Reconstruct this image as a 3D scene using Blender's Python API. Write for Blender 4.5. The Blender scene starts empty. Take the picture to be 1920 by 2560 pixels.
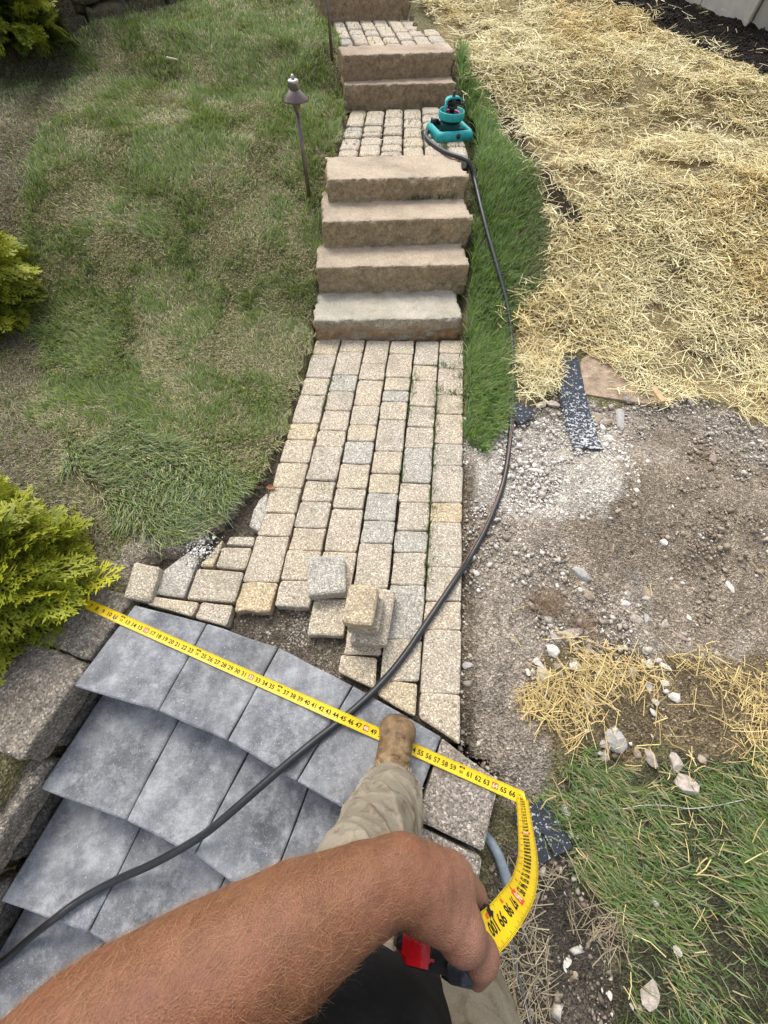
import bpy, bmesh, math, random
import numpy as np
from mathutils import Vector, Matrix, noise as mnoise
D={'CAM': {'f': 961.0,'R': (0.9938,0.1081,0.0272),'U': (-0.1074,0.8616,0.4961),'F': (-0.0302,0.4959,-0.8679),'C': (0.0,0.0,1.3648)},'COLS': {0: [1.921,1.814,1.693,1.495,1.367,1.179,1.057,0.864,0.77,0.575,0.443,0.339,0.136],1: [1.897,1.701,1.582,1.4,1.268,1.139,0.947,0.848,0.714,0.62,0.488,0.291,0.158],2: [1.877,1.767,1.586,1.491,1.415,1.296,1.103,0.978,0.876,0.744,0.643,0.461,0.316,0.224],3: [1.861,1.671,1.548,1.368,1.243,1.144,1.016,0.884,0.785,0.59,0.407,0.274],4: [1.848,1.745,1.566,1.446,1.319,1.191,1.094,0.907,0.802,0.678,0.58,0.458,0.36],5: [1.834,1.706,1.527,1.402,1.218,1.117,0.985,0.854,0.729,0.625,0.435,0.326]},'IRREG': {'edge': [[(-0.5379,0.8178,0.0),(-0.5164,0.7231,0.0),(-0.522,0.6273,0.0),(-0.5734,0.6451,0.0),(-0.5767,0.7229,0.0),(-0.5658,0.7761,0.0)]],'d': [[(-0.6341,0.598,0.0),(-0.5361,0.61,0.0),(-0.5313,0.5657,0.0),(-0.6404,0.5577,0.0)],[(-0.6501,0.5524,0.0),(-0.5332,0.5617,0.0),(-0.5342,0.4685,0.0),(-0.6497,0.4639,0.0)]],'tri': [[(-0.6618,0.5829,0.0),(-0.6516,0.577,0.0),(-0.6547,0.4645,0.0),(-0.7128,0.4625,0.0)]],'wide': [[(-0.7139,0.4554,0.0),(-0.5353,0.4634,0.0),(-0.5371,0.344,0.0),(-0.7144,0.3355,0.0)]],'rot': [[(-0.845,0.3355,0.0),(-0.6613,0.3347,0.0),(-0.6655,0.2766,0.0),(-0.8451,0.3009,0.0)],[(-0.6569,0.3352,0.0),(-0.5371,0.3362,0.0),(-0.5395,0.2578,0.0),(-0.662,0.2743,0.0)]],'b': [[(-0.7612,0.5247,0.0),(-0.7199,0.5216,0.0),(-0.718,0.3386,0.0),(-0.8396,0.3397,0.0),(-0.8436,0.4171,0.0),(-0.8086,0.4673,0.0)]],'cut': [[(-0.1354,0.2161,0.0),(-0.0081,0.2197,0.0),(0.0002,0.1151,0.0),(-0.1351,0.1568,0.0)],[(0.003,0.1516,0.0),(0.1337,0.1545,0.0),(0.1343,0.0498,0.0),(0.0045,0.0986,0.0)],[(0.1422,0.1309,0.0),(0.2742,0.1363,0.0),(0.2769,-0.0089,0.0),(0.141,0.0518,0.0)]]},'TILTED': [(-0.9237,0.4373,0.03),(-0.8294,0.4316,0.03),(-0.8225,0.3092,0.03),(-0.9178,0.3125,0.03)],'LOOSE': {'L1': [(-0.3046,0.5274,0.06),(-0.1701,0.5474,0.06),(-0.1423,0.4114,0.06),(-0.2722,0.3814,0.06)],'S3': [(0.0302,0.4367,0.06),(0.0174,0.2483,0.06),(-0.1032,0.2456,0.06),(-0.0963,0.4345,0.06)],'S2': [(-0.0098,0.3961,0.12),(-0.0116,0.277,0.12),(-0.1147,0.2738,0.12),(-0.1101,0.3923,0.12)],'S1': [(-0.1212,0.4018,0.18),(-0.027,0.4026,0.18),(-0.0347,0.2775,0.18),(-0.1272,0.2791,0.18)]},'T1': [[(-0.8834,0.2977,0.0),(-0.6097,0.2642,0.0),(-0.3445,0.2137,0.0),(-0.0782,0.1236,0.0),(0.2147,0.0117,0.0)],[(-0.9652,0.0206,0.0),(-0.67,-0.0181,0.0),(-0.4332,-0.0708,-0.0),(-0.203,-0.1483,0.0),(0.1433,-0.2324,0.0)]],'T2': [[(-1.0133,-0.2688,-0.15),(-0.7215,-0.3178,-0.15),(-0.4878,-0.3749,-0.15)],[(-0.6658,-0.0486,-0.15),(-0.397,-0.0914,-0.15)]],'T3': [[(-1.0816,-0.5787,-0.3),(-0.789,-0.6188,-0.3),(-0.5178,-0.6858,-0.3)],[(-0.7378,-0.3696,-0.3),(-0.4812,-0.4378,-0.3)],[(-0.5064,-0.5157,-0.3)]],'WB': [(-0.9393,-0.0048,-0.15),(-1.0133,-0.2688,-0.15),(-1.0079,-0.314,-0.3),(-1.0825,-0.5772,-0.3),(-1.0808,-0.6468,-0.45),(-1.1257,-0.7278,-0.45)],'CHEEK': [[(0.2159,0.0093,0.0),(0.3946,-0.0853,-0.0),(0.3812,-0.1172,0.0),(0.3393,-0.2526,0.0),(0.1553,-0.2055,0.0)],[(0.1562,-0.2118,0.0),(0.3399,-0.2622,-0.0),(0.3123,-0.3974,0.0),(0.1025,-0.3711,0.0)]],'CAP': [[(-1.0273,0.3425,0.0),(-0.8773,0.3117,0.0),(-0.9499,0.0929,-0.0),(-1.0642,0.1236,0.0),(-1.1661,0.1563,0.0),(-1.0942,0.2768,0.0)],[(-0.9577,0.1076,0.0),(-0.968,0.0271,0.0),(-1.0253,-0.1583,0.0),(-1.0608,-0.1639,-0.0),(-1.0914,-0.1565,0.0),(-1.2418,-0.0949,0.0),(-1.1884,0.0749,0.0),(-1.0425,0.1407,0.0)],[(-1.0819,-0.1836,-0.11),(-1.0945,-0.2317,-0.11),(-1.1266,-0.3234,-0.11),(-1.3394,-0.2094,-0.11),(-1.2327,-0.1592,-0.11),(-1.1418,-0.1843,-0.11)]],'STEPS': [{'z0': 0,'z1': 0.107,'f': [(-0.5338,1.8133,0.107),(0.2485,1.9548,0.107)],'b': [(-0.5533,2.0782,0.107),(0.2654,2.215,0.107)]},{'z0': 0.107,'z1': 0.242,'f': [(-0.5508,2.0604,0.242),(0.2565,2.2224,0.242)],'b': [(-0.5585,2.2688,0.242),(0.2545,2.4394,0.242)]},{'z0': 0.242,'z1': 0.367,'f': [(-0.5425,2.259,0.367),(0.2469,2.447,0.367)],'b': [(-0.5548,2.4867,0.367),(0.2144,2.6706,0.367)]},{'z0': 0.367,'z1': 0.467,'f': [(-0.5479,2.4769,0.467),(0.1978,2.6633,0.467)],'b': [(-0.5442,2.7732,0.467),(0.1765,2.9617,0.467)]},{'z0': 0.467,'z1': 0.572,'f': [(-0.6239,3.5727,0.572),(0.0987,3.7939,0.572)],'b': [(-0.6362,3.6876,0.572),(0.0873,3.9249,0.572)]},{'z0': 0.572,'z1': 0.683,'f': [(-0.6407,3.6474,0.683),(0.0542,3.919,0.683)],'b': [(-0.6503,3.7991,0.683),(0.0443,4.1174,0.683)]},{'z0': 0.683,'z1': 0.79,'f': [(-0.9415,4.5058,0.79),(-0.3123,4.7539,0.79)],'b': [(-0.9219,4.5807,0.79),(-0.3313,4.8186,0.79)]}],'LAND1': {'top': [(-0.5927,3.5814,0.467),(-0.4815,3.6061,0.467),(-0.3613,3.6328,0.467),(-0.2392,3.6599,0.467),(-0.1223,3.6858,0.467),(0.0026,3.7136,0.467),(0.1233,3.7404,0.467)],'bot': [(-0.5527,2.815,0.467),(-0.4345,2.8384,0.467),(-0.3101,2.8631,0.467),(-0.1814,2.8886,0.467),(-0.056,2.9134,0.467),(0.0757,2.9395,0.467),(0.1986,2.9638,0.467)],'rows': [[3.5937,3.4311,3.2629,3.1867,3.0816,2.9047,2.8073],[3.5845,3.4642,3.3018,3.1968,3.13,2.9997,2.8333],[3.6285,3.4642,3.3073,3.1797,3.0351,2.9324,2.8556],[3.6732,3.4837,3.3285,3.1677,3.0241,2.8781],[3.7162,3.5757,3.4343,3.3056,3.1785,3.0579,2.8989],[3.7621,3.6402,3.4675,3.3059,3.1789,3.0702,2.9217]]},'LAND2': {'top': [(-0.8764,4.5857,0.683),(-0.7904,4.6118,0.683),(-0.6822,4.6446,0.683),(-0.5834,4.6747,0.683),(-0.4804,4.706,0.683),(-0.3845,4.7351,0.683),(-0.2716,4.7694,0.683),(-0.1599,4.8033,0.683)],'bot': [(-0.681,3.8911,0.683),(-0.5998,3.9133,0.683),(-0.5021,3.9399,0.683),(-0.3966,3.9687,0.683),(-0.2881,3.9983,0.683),(-0.1827,4.027,0.683),(-0.0764,4.0559,0.683),(0.0349,4.0863,0.683)],'rows': [[4.7112,4.5391,4.4222,4.2021,4.0903,3.9406],[4.6961,4.5487,4.332,4.1811,3.9406],[4.686,4.4684,4.332,4.2021,3.9406],[4.7366,4.5872,4.4684,4.2021,4.0381,3.9406],[4.7882,4.6362,4.332,4.1394,3.9987,3.9406],[4.7986,4.5872,4.4452,4.288,4.0183,3.9406],[4.7366,4.5872,4.332,4.1602,3.9406]]},'REG': {'strip': [(0.0721,4.2344,0.6437),(0.1697,3.9705,0.6011),(0.3003,3.6234,0.4682),(0.4399,3.1386,0.4353),(0.6121,2.7673,0.3753),(0.6812,2.4794,0.2732),(0.6726,2.2176,0.1628),(0.5533,2.0714,0.1094),(0.5367,1.8792,0.0468),(0.5166,1.4461,-0.0003),(0.4616,1.2615,-0.0183),(0.3735,1.1312,-0.0248),(0.2941,1.27,-0.0206),(0.2667,1.8607,0.0456),(0.2334,2.4939,0.2789),(0.2051,3.0923,0.4351),(0.1567,3.6905,0.4882),(0.0761,4.1227,0.6316)],'straw': [(-0.2827,5.1352,0.7948),(1.2111,5.4464,0.8195),(1.3005,5.1952,0.774),(1.5208,4.9309,0.7294),(1.7911,4.6399,0.6756),(1.9841,4.4326,0.6438),(2.2158,4.1308,0.6163),(2.5925,3.8681,0.5542),(1.9543,1.2609,0.0047),(1.727,1.456,0.0177),(1.4213,1.6277,0.0305),(1.2361,1.5161,0.0276),(1.0447,1.7343,0.0449),(0.9093,1.8654,0.0493),(0.7479,1.7921,0.0363),(0.7077,1.5541,0.0133),(0.5557,1.4729,0.0033),(0.5349,1.8124,0.0398),(0.5506,2.0317,0.0945),(0.6724,2.2108,0.1616),(0.6862,2.5355,0.2947),(0.5293,2.8361,0.3994),(0.346,3.5639,0.4637),(0.0748,4.1574,0.636),(-0.1391,4.7075,0.701)],'mulch': [(1.1821,5.5338,0.8315),(1.3005,5.1952,0.774),(1.5208,4.9309,0.7294),(1.7911,4.6399,0.6756),(1.9841,4.4326,0.6438),(2.2158,4.1308,0.6163),(2.5925,3.8681,0.5542),(2.8024,4.6285,0.691),(2.4262,4.9541,0.7319),(2.107,5.1037,0.7637),(1.8454,5.2903,0.8068),(1.6743,5.5835,0.8454)],'darksoil': [(0.1287,3.9971,0.6151),(0.2636,3.9121,0.5748),(0.4988,3.5868,0.4663),(0.6759,3.0741,0.4265),(0.8288,2.7417,0.3557),(0.9084,2.5954,0.3083),(0.8028,2.5482,0.2979),(0.5873,2.7359,0.3634),(0.3974,3.131,0.435),(0.2525,3.6674,0.4769)],'straw2': [(0.5303,0.2555,-0.0484),(0.6144,0.318,-0.0415),(0.7675,0.3444,-0.0473),(0.9798,0.3375,-0.0509),(1.3852,0.4137,-0.0422),(1.6267,0.4413,-0.0426),(1.4573,-0.0552,-0.0999),(1.2595,-0.0401,-0.0949),(1.1337,0.02,-0.0898),(0.9333,0.0759,-0.0769),(0.7455,-0.0091,-0.0903),(0.5971,-0.0123,-0.0896),(0.525,0.0848,-0.0731)],'grass2': [(0.6045,-0.0115,-0.0894),(0.7912,0.0086,-0.087),(1.0554,0.0627,-0.086),(1.2819,0.0619,-0.0762),(1.479,0.0327,-0.0816),(1.3228,-0.8313,-0.3183),(0.7831,-0.8944,-0.3408),(0.7755,-0.6269,-0.2784),(0.7734,-0.4143,-0.201),(0.6326,-0.2635,-0.1592),(0.5664,-0.1639,-0.1259),(0.6036,-0.0747,-0.1047)],'gravel': [(0.2871,1.2819,-0.0187),(0.4756,1.4136,-0.0045),(0.7272,1.524,0.0136),(1.0153,1.5202,0.0247),(1.4213,1.6277,0.0305),(1.9543,1.2609,0.0047),(1.6118,0.4077,-0.0431),(0.9768,0.3217,-0.052),(0.6029,0.1757,-0.0524),(0.5823,-0.014,-0.09),(0.4942,-0.1234,-0.1158),(0.4356,-0.1052,-0.1112),(0.3031,0.0074,-0.0889)],'brown': [(0.7095,0.8582,0.0123),(0.8843,0.9565,0.0702),(1.2364,1.3402,0.0257),(1.6338,1.2293,0.0263),(1.885,1.141,0.0189),(1.6118,0.4077,-0.0431),(1.1235,0.3857,-0.0517),(1.0463,0.5871,-0.0609),(0.75,0.6336,-0.0241)],'white': [(0.3003,1.0979,-0.0284),(0.4974,1.3882,-0.0068),(0.7217,1.4634,0.0103),(0.931,1.4177,0.0235),(1.0651,1.256,0.0328),(0.8874,0.9784,0.0722),(0.6558,0.8369,-0.0006),(0.3976,0.8007,-0.033),(0.3208,0.9036,-0.0312)],'blackdirt': [(0.3994,-0.2875,-0.1596),(0.4971,-0.2541,-0.1517),(0.6529,-0.2839,-0.1637),(0.7734,-0.4143,-0.201),(0.7755,-0.6269,-0.2784),(0.7831,-0.8944,-0.3408),(0.3587,-0.9406,-0.3524),(0.3955,-0.4564,-0.2145)],'thatch': [(-3.4704,2.8761,0.4498),(-2.8826,3.8149,0.5691),(-2.5433,3.7751,0.5501),(-2.3329,3.044,0.4699),(-2.2959,2.4454,0.2977),(-2.3321,2.0608,0.1388),(-2.1284,1.8503,0.0711),(-1.8649,1.4949,0.0171),(-1.732,1.0796,0.0007),(-1.3558,0.7858,0.0039),(-1.013,0.5081,-0.0007),(-1.0955,0.4212,0.0017),(-2.0323,0.4476,-0.0102)],'tallgrass': [(-1.5101,0.9479,-0.0044),(-1.3444,1.1362,-0.0037),(-0.7239,0.9155,0.0041),(-0.5756,0.8161,0.0019),(-0.6196,0.6991,0.0014),(-0.7558,0.5987,0.0006),(-0.9165,0.5389,0.0006),(-1.0917,0.5992,-0.0004),(-1.2695,0.7731,0.004)],'bareedge': [(-0.536,0.8919,0.0023),(-0.5574,0.7501,0.0024),(-0.6131,0.6781,0.0021),(-0.6748,0.5779,0.0015),(-0.729,0.5227,0.0003),(-0.8558,0.4787,0.0003),(-0.9347,0.4514,-0.0022),(-0.9455,0.3523,-0.0065),(-1.0545,0.4082,0.0007),(-0.9853,0.5707,0.0004),(-0.8445,0.5881,0.0002),(-0.7907,0.699,0.0021)]},'HOSE': [(0.0316,3.2613,0.517),(-0.0139,3.2866,0.497),(-0.0495,3.2681,0.478),(-0.0629,3.1538,0.478),(-0.0337,3.0682,0.478),(0.0215,2.9804,0.478),(0.0876,2.8993,0.482),(0.1706,2.8476,0.482),(0.1956,2.819,0.478),(0.2403,2.7885,0.4185),(0.2832,2.604,0.3712),(0.3337,2.4409,0.31),(0.4086,2.2426,0.2252),(0.484,2.0273,0.1306),(0.5187,1.797,0.0497),(0.5125,1.5207,0.0191),(0.4949,1.2686,-0.005),(0.4539,1.0029,-0.0102),(0.3847,0.7929,-0.0215),(0.3095,0.6313,-0.0282),(0.2488,0.5229,0.012),(0.154,0.3576,0.012),(0.0756,0.225,0.012),(0.0018,0.1245,0.012),(-0.0818,0.0358,0.013),(-0.1682,-0.0419,0.012),(-0.2487,-0.1185,0.012),(-0.3865,-0.2541,-0.01),(-0.4604,-0.3151,-0.09),(-0.5364,-0.3671,-0.135),(-0.6311,-0.425,-0.2),(-0.7525,-0.4902,-0.27),(-0.8422,-0.5471,-0.285),(-0.9017,-0.5978,-0.288),(-1.0146,-0.6871,-0.4),(-1.0941,-0.7615,-0.438),(-1.1845,-0.8338,-0.438)],'SHING': {'long': [(0.7287,1.7624,0.0538),(0.8575,1.798,0.0567),(0.8629,1.5606,0.0453),(0.8733,1.3974,0.0398),(0.8832,1.18,0.0579),(0.7593,1.1933,0.0439),(0.7428,1.3804,0.0321),(0.7352,1.5617,0.0348)],'small': [(0.469,1.3913,0.0038),(0.5219,1.462,0.0112),(0.5776,1.4478,0.0115),(0.617,1.4026,0.0128),(0.5547,1.3355,0.0026),(0.5133,1.3483,0.001),(0.4765,1.3739,0.0013)],'notch': [(0.4561,-0.1753,-0.113),(0.5628,-0.1191,-0.1002),(0.6426,-0.2376,-0.1344),(0.5892,-0.2651,-0.143),(0.5474,-0.2065,-0.121),(0.5413,-0.2115,-0.1237),(0.5798,-0.269,-0.1449),(0.5363,-0.3002,-0.1535)]},'BOARD': [(0.9253,1.8499,0.0632),(0.9618,1.8408,0.0645),(1.035,1.7525,0.0608),(1.1866,1.631,0.0561),(1.2853,1.5723,0.0477),(1.195,1.5218,0.0427),(0.8588,1.551,0.04),(0.8716,1.7765,0.0491)],'STAKE': [(1.2245,1.5199,0.0276),(1.2109,1.5675,0.0631)],'CONDUIT': [(0.3681,-0.2326,-0.1427),(0.3891,-0.244,-0.1266),(0.4156,-0.2788,-0.1267),(0.4372,-0.3216,-0.1415),(0.4646,-0.3715,-0.1684),(0.4959,-0.4138,-0.2222)],'CABLE': [(0.3831,-0.2485,-0.1471),(0.4161,-0.3041,-0.1464),(0.4395,-0.3683,-0.1657),(0.461,-0.4571,-0.2068),(0.4786,-0.5273,-0.2242),(0.502,-0.5864,-0.2432),(0.5255,-0.6544,-0.2621),(0.5464,-0.736,-0.2861)],'WIRE': [(0.4956,-0.4406,-0.2011),(0.5074,-0.4594,-0.2071),(0.522,-0.4849,-0.2274)],'LIGHT1': [(-0.6787,2.5742,0.3488),(-0.6892,2.5742,0.7186),(-0.6957,2.5742,0.7826)],'LIGHT2': [(-0.7598,3.9026,0.6153)],'SPR': [(0.1199,3.1301,0.467),(0.005,3.0766,0.467),(0.2459,3.1787,0.467),(0.009,3.3544,0.467),(0.1989,3.3945,0.467)],'SHRUB': [(-1.2497,0.1854,0.0),(-2.2528,1.4611,0.0),(-2.8297,3.7962,0.5591)],'SHRPT': [(-0.9569,0.3959,0.1),(-1.1049,0.4912,0.45),(-0.994,0.1521,0.05),(-1.1045,-0.0265,0.0),(-1.9812,1.6689,0.0428),(-2.3579,2.058,0.1381),(-2.5934,3.9482,0.6326),(-2.9337,4.3466,0.6854)],'DSW': [(-2.5687,3.9087,0.6144),(-2.3602,3.9732,0.6543),(-2.2397,4.2053,0.6868),(-2.0818,4.5884,0.7109),(-2.7206,3.8642,0.589)],'BLK': [(2.4037,4.822,0.7013),(2.2812,4.9113,0.7177),(2.1732,5.0031,0.7428),(2.0128,5.1561,0.7736),(1.8353,5.2582,0.7992),(2.3546,4.8379,0.7017)],'MID': {'t': (0.0462,-0.2339,0.62),'hand': (0.0953,-0.166,0.7827)},'TAPEV': [-1.1947,0.319,-0.2591],'TK': [(0.4723,-0.1185,0.004),(0.3792,-0.15,0.275),(0.3154,-0.1593,0.4563),(0.2703,-0.1602,0.5725),(0.229,-0.1625,0.6648),(0.1895,-0.1645,0.7342),(0.1656,-0.1688,0.7672),(0.1446,-0.1697,0.7962),(0.1348,-0.1696,0.8081)],'TKN': [[1323.7984,1997.9845],[1329.7674,2073.9535],[1332.7519,2133.6434],[1327.8682,2177.0543],[1312.9457,2225.8915],[1280.3876,2272.0155],[1250.5426,2307.2868],[1220.6977,2333.062],[1204.4186,2342.5581]],'ARM': [[-0.234,-0.2725,0.9292,0.054],[-0.1891,-0.2315,0.9222,0.055],[-0.1226,-0.1946,0.9122,0.054],[-0.0536,-0.159,0.8956,0.049],[0.0061,-0.1309,0.875,0.0375],[0.0435,-0.1133,0.8664,0.0245]],'HAND': {'palm': [[0.0383,-0.1214,0.862,0.032],[0.0685,-0.124,0.848,0.0325],[0.0983,-0.1276,0.8218,0.0265]],'palm2': [[0.0497,-0.1355,0.8247,0.03],[0.0906,-0.1436,0.7956,0.03],[0.108,-0.1473,0.7814,0.026]],'thenar': [[0.0432,-0.1285,0.8543,0.021],[0.0706,-0.1387,0.8453,0.0255],[0.0921,-0.1497,0.8382,0.0235],[0.1095,-0.162,0.8283,0.0195]],'thumb': [[0.1095,-0.162,0.8283,0.0195],[0.1233,-0.1716,0.8177,0.0165],[0.1349,-0.1844,0.8031,0.0158],[0.1377,-0.1968,0.789,0.0135],[0.1371,-0.2094,0.7737,0.0105]],'web': [[0.0959,-0.1331,0.8245,0.022],[0.1031,-0.1467,0.8303,0.017]],'index': [[0.1141,-0.1311,0.7905,0.0165],[0.1383,-0.1493,0.7596,0.0132],[0.1506,-0.1681,0.7358,0.0122],[0.1512,-0.1828,0.7228,0.0108]],'middle': [[0.1084,-0.1336,0.7777,0.0165],[0.133,-0.1577,0.7401,0.013],[0.144,-0.1788,0.7161,0.012],[0.1426,-0.1956,0.7008,0.0105]],'ring': [[0.1034,-0.1421,0.7558,0.016],[0.1285,-0.1699,0.7102,0.013],[0.1368,-0.1923,0.6879,0.0115],[0.1327,-0.2054,0.6782,0.01]],'little': [[0.0934,-0.1479,0.747,0.0145],[0.1171,-0.1773,0.7006,0.0115],[0.1244,-0.1954,0.6819,0.0105],[0.1204,-0.2079,0.6714,0.009]]},'CASE': [(0.1013,-0.1781,0.7618),(0.0546,-0.1719,0.7692),(0.1496,-0.1791,0.7676)],'RED': [(0.0564,-0.1654,0.8017),(0.0846,-0.1823,0.791),(0.0823,-0.1967,0.7829),(0.0527,-0.1849,0.7907)],'LEG': [(0.0816,-0.0567,0.12),(0.0633,-0.1071,0.16),(0.0313,-0.1595,0.33),(0.013,-0.1959,0.45)],'BOOT': [(0.0907,0.0552,0.0),(0.0198,-0.067,0.05),(0.1301,-0.0552,0.05),(0.076,-0.0257,0.08)],'SHIRT': [(0.0524,-0.2653,0.5201),(0.1818,-0.3111,0.4894),(0.2583,-0.3703,0.4529),(0.2123,-0.2764,0.4851),(0.2781,-0.3814,0.4228),(-0.0809,-0.3408,0.5968)],'ROCKS': [[0.7314,0.6128,0.0497,1.3,2,'bluish grey stone half buried where the gravel turns to dirt'],[0.7522,0.5908,0.0307,1.6,0,0],[0.7346,0.5563,0.0249,1,0,0],[0.9114,0.5629,0.0218,1,0,0],[0.8947,0.5202,0.0298,1.5,0,0],[0.9996,0.5806,0.042,1.3,1,0],[0.3355,0.5713,0.0236,1.2,0,0],[1.0943,0.6771,0.0145,1,0,0],[1.2959,0.626,0.0304,1.5,0,0],[1.3722,1.206,0.0482,1.2,1,0],[0.8193,1.0019,0.0174,1,0,0],[0.6025,1.0728,0.0356,1.8,0,0],[0.598,1.1048,0.0213,1.1,0,0],[0.5669,0.7601,0.0221,1,1,0],[0.4117,0.3642,0.0236,1,2,0],[0.4234,0.4124,0.0256,1.2,0,0],[0.4866,0.3334,0.0145,1,0,0],[0.3038,0.232,0.0241,1,2,'grey stone touching the walkway edge beside the dirt'],[0.5473,0.274,0.0253,1.1,0,0],[0.5698,0.2373,0.0424,1.3,3,0],[0.6046,0.3111,0.0434,1,0,'largest white limestone rock at the edge of the lower straw'],[0.6682,0.272,0.0302,1.2,0,0],[0.5096,0.2366,0.0225,1,0,0],[1.0745,0.4211,0.0397,1.8,1,0],[1.2057,0.4162,0.0179,1,2,0],[1.0106,0.3709,0.0204,1,0,0],[0.939,0.3536,0.0218,1.1,0,0],[0.8774,0.2753,0.0303,1.3,2,0],[0.9428,0.3132,0.023,1,0,0],[1.1517,0.3191,0.023,1.2,0,0],[0.83,0.2575,0.0273,1.2,0,0],[0.9267,0.4682,0.0323,1.3,3,0],[0.4388,0.377,0.05,2.0,3,'flat pink slab of stone lying nearest the walkway'],[0.7146,1.4767,0.0424,1.1,3,'pinkish stone just left of the long dark shingle'],[0.6475,1.4711,0.0356,1,0,0],[1.0709,1.5494,0.0343,1.4,2,0],[0.9073,1.3942,0.0427,1.2,1,0],[0.9436,1.3802,0.0398,1.4,1,0],[1.0159,1.4147,0.0681,1.8,2,'pale flat stone chip right of the long dark shingle'],[0.9373,1.2798,0.0366,1.1,0,0],[0.3894,1.3209,0.0263,1.2,0,'white stone in the verge grass beside the walkway'],[1.2085,0.8148,0.0208,1,0,0],[1.0674,0.7707,0.0207,1,0,0],[0.8296,0.6577,0.039,1.5,1,0],[0.8353,0.6265,0.036,1.3,1,0],[0.9176,0.5969,0.0333,1.4,1,0],[0.9851,0.6365,0.02,1,1,0],[1.1524,0.5922,0.025,1.2,1,0],[1.1754,0.5576,0.0179,1,1,0],[1.484,1.1418,0.0223,1,0,0],[1.3597,0.678,0.0234,1,1,0],[0.8311,0.711,0.0229,1,1,0],[0.8876,0.8717,0.024,1,1,0],[0.755,0.5447,0.0351,1.5,1,0],[0.7342,0.3392,0.0284,1.4,1,0],[0.7618,0.3106,0.0327,1.6,2,0],[0.6792,0.3839,0.0412,1.6,3,0],[0.6249,0.3513,0.038,2.2,2,0],[0.9975,0.3102,0.028,1.4,0,0],[1.1284,0.4847,0.0295,1.4,0,0],[1.033,0.4535,0.0321,1.3,3,0],[0.9694,0.4734,0.0243,1.6,2,0],[0.7133,0.1629,0.0478,1.5,3,0],[0.7867,0.0599,0.0508,1.2,2,0],[0.7472,0.0457,0.0264,1.2,3,0],[0.861,0.0313,0.0219,1,1,0],[0.9025,0.0261,0.0341,1.4,3,0],[0.9821,0.0225,0.04,1.2,3,0],[0.9994,-0.0366,0.0523,1.1,3,'lump of coarse aggregate lying in the lower right grass'],[0.7086,-0.0845,0.0235,1.1,0,0],[0.6191,-0.1395,0.0359,1.2,3,'pinkish stone beside the notched shingle piece'],[0.8664,-0.5535,0.0516,1.0,3,'large speckled stone near the bottom right corner'],[0.8828,-0.3384,0.0201,1.2,0,0],[0.6341,-0.5132,0.0189,1,0,0],[0.9468,-0.4495,0.0228,1.3,0,0],[0.9293,0.1586,0.0191,1,0,0],[0.941,0.1884,0.0232,1.2,0,0],[1.0116,0.2149,0.0351,1.3,0,0],[0.68,0.103,0.0178,1,0,0],[0.7812,0.1266,0.0165,1,0,0],[0.6949,0.082,0.0178,1.2,0,0],[0.7165,0.0621,0.0199,1,3,0],[0.8399,0.0558,0.0123,1,0,0],[0.7409,0.0182,0.0175,1,2,0],[1.0703,0.0415,0.0242,1,1,0],[0.7554,-0.5757,0.0155,1,0,0],[0.8196,-0.592,0.0151,1.2,0,0],[0.8418,-0.5954,0.0139,1,0,0],[0.9292,0.2353,0.0258,1.2,2,0],[0.9849,0.2528,0.0234,1,0,0],[0.7618,-0.1581,0.0189,1.4,1,0],[0.7824,-0.2084,0.0249,1.3,3,0],[0.8923,-0.2252,0.0123,1,0,0],[0.6393,-0.2018,0.0166,1,0,0],[0.6617,-0.2086,0.0106,1,0,0],[0.5448,-0.3644,0.0154,1,0,0],[0.5832,-0.4791,0.0135,1,0,0],[0.5583,-0.5247,0.0235,2.0,1,'flat weathered bark chip on the black dirt'],[0.6552,-0.5393,0.0141,1,1,0],[0.7386,-0.0275,0.0156,1.4,0,0],[0.7575,-0.0444,0.0156,1.3,3,0],[0.3848,0.1644,0.0138,1,0,0],[0.6055,0.1697,0.0128,1,0,0]],'STRING': [(0.7458,-0.128,-0.1013),(0.8093,-0.1179,-0.0977),(0.851,-0.1058,-0.0923),(0.9291,-0.097,-0.0873),(0.9901,-0.0979,-0.0848),(1.0603,-0.0851,-0.0825),(1.129,-0.068,-0.0829),(1.1781,-0.0536,-0.079)],'STICK': [(-1.8741,3.7861,0.5927),(-1.835,3.7801,0.5905),(-1.7975,3.7801,0.5866)],'LEAF': [(-0.5298,0.8333,0.004)],'ROOTS': [(0.6077,0.4905,-0.0361),(0.7125,0.4218,-0.0452),(0.5846,0.4666,-0.036)]}

rng=np.random.default_rng(7); random.seed(7)
SC=bpy.context.scene; COL=SC.collection
# ------------------------------------------------------------------ camera, sky, sun, exposure
K=D['CAM']
cd=bpy.data.cameras.new('camera'); cam=bpy.data.objects.new('camera',cd); COL.objects.link(cam)
cd.sensor_fit='VERTICAL'; cd.sensor_height=36.0; cd.sensor_width=27.0; cd.lens=K['f']/2560*36.0
cd.clip_start=.02; cd.clip_end=500
R_,U_,F_,C_=[Vector(K[k]) for k in 'RUFC']
M=Matrix((R_,U_,-F_)).transposed().to_4x4(); M.translation=C_
cam.matrix_world=M; SC.camera=cam
SUN_EL,SUN_AZ=math.radians(56),math.radians(-28)      # azimuth measured from +Y towards +X
w=bpy.data.worlds.new('World'); SC.world=w; w.use_nodes=True
nt=w.node_tree; sky=nt.nodes.new('ShaderNodeTexSky'); sky.sky_type='NISHITA'; sky.sun_disc=False
sky.sun_elevation=SUN_EL; sky.sun_rotation=SUN_AZ; sky.dust_density=3.0; sky.air_density=1.0; sky.ozone_density=1.0
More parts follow.
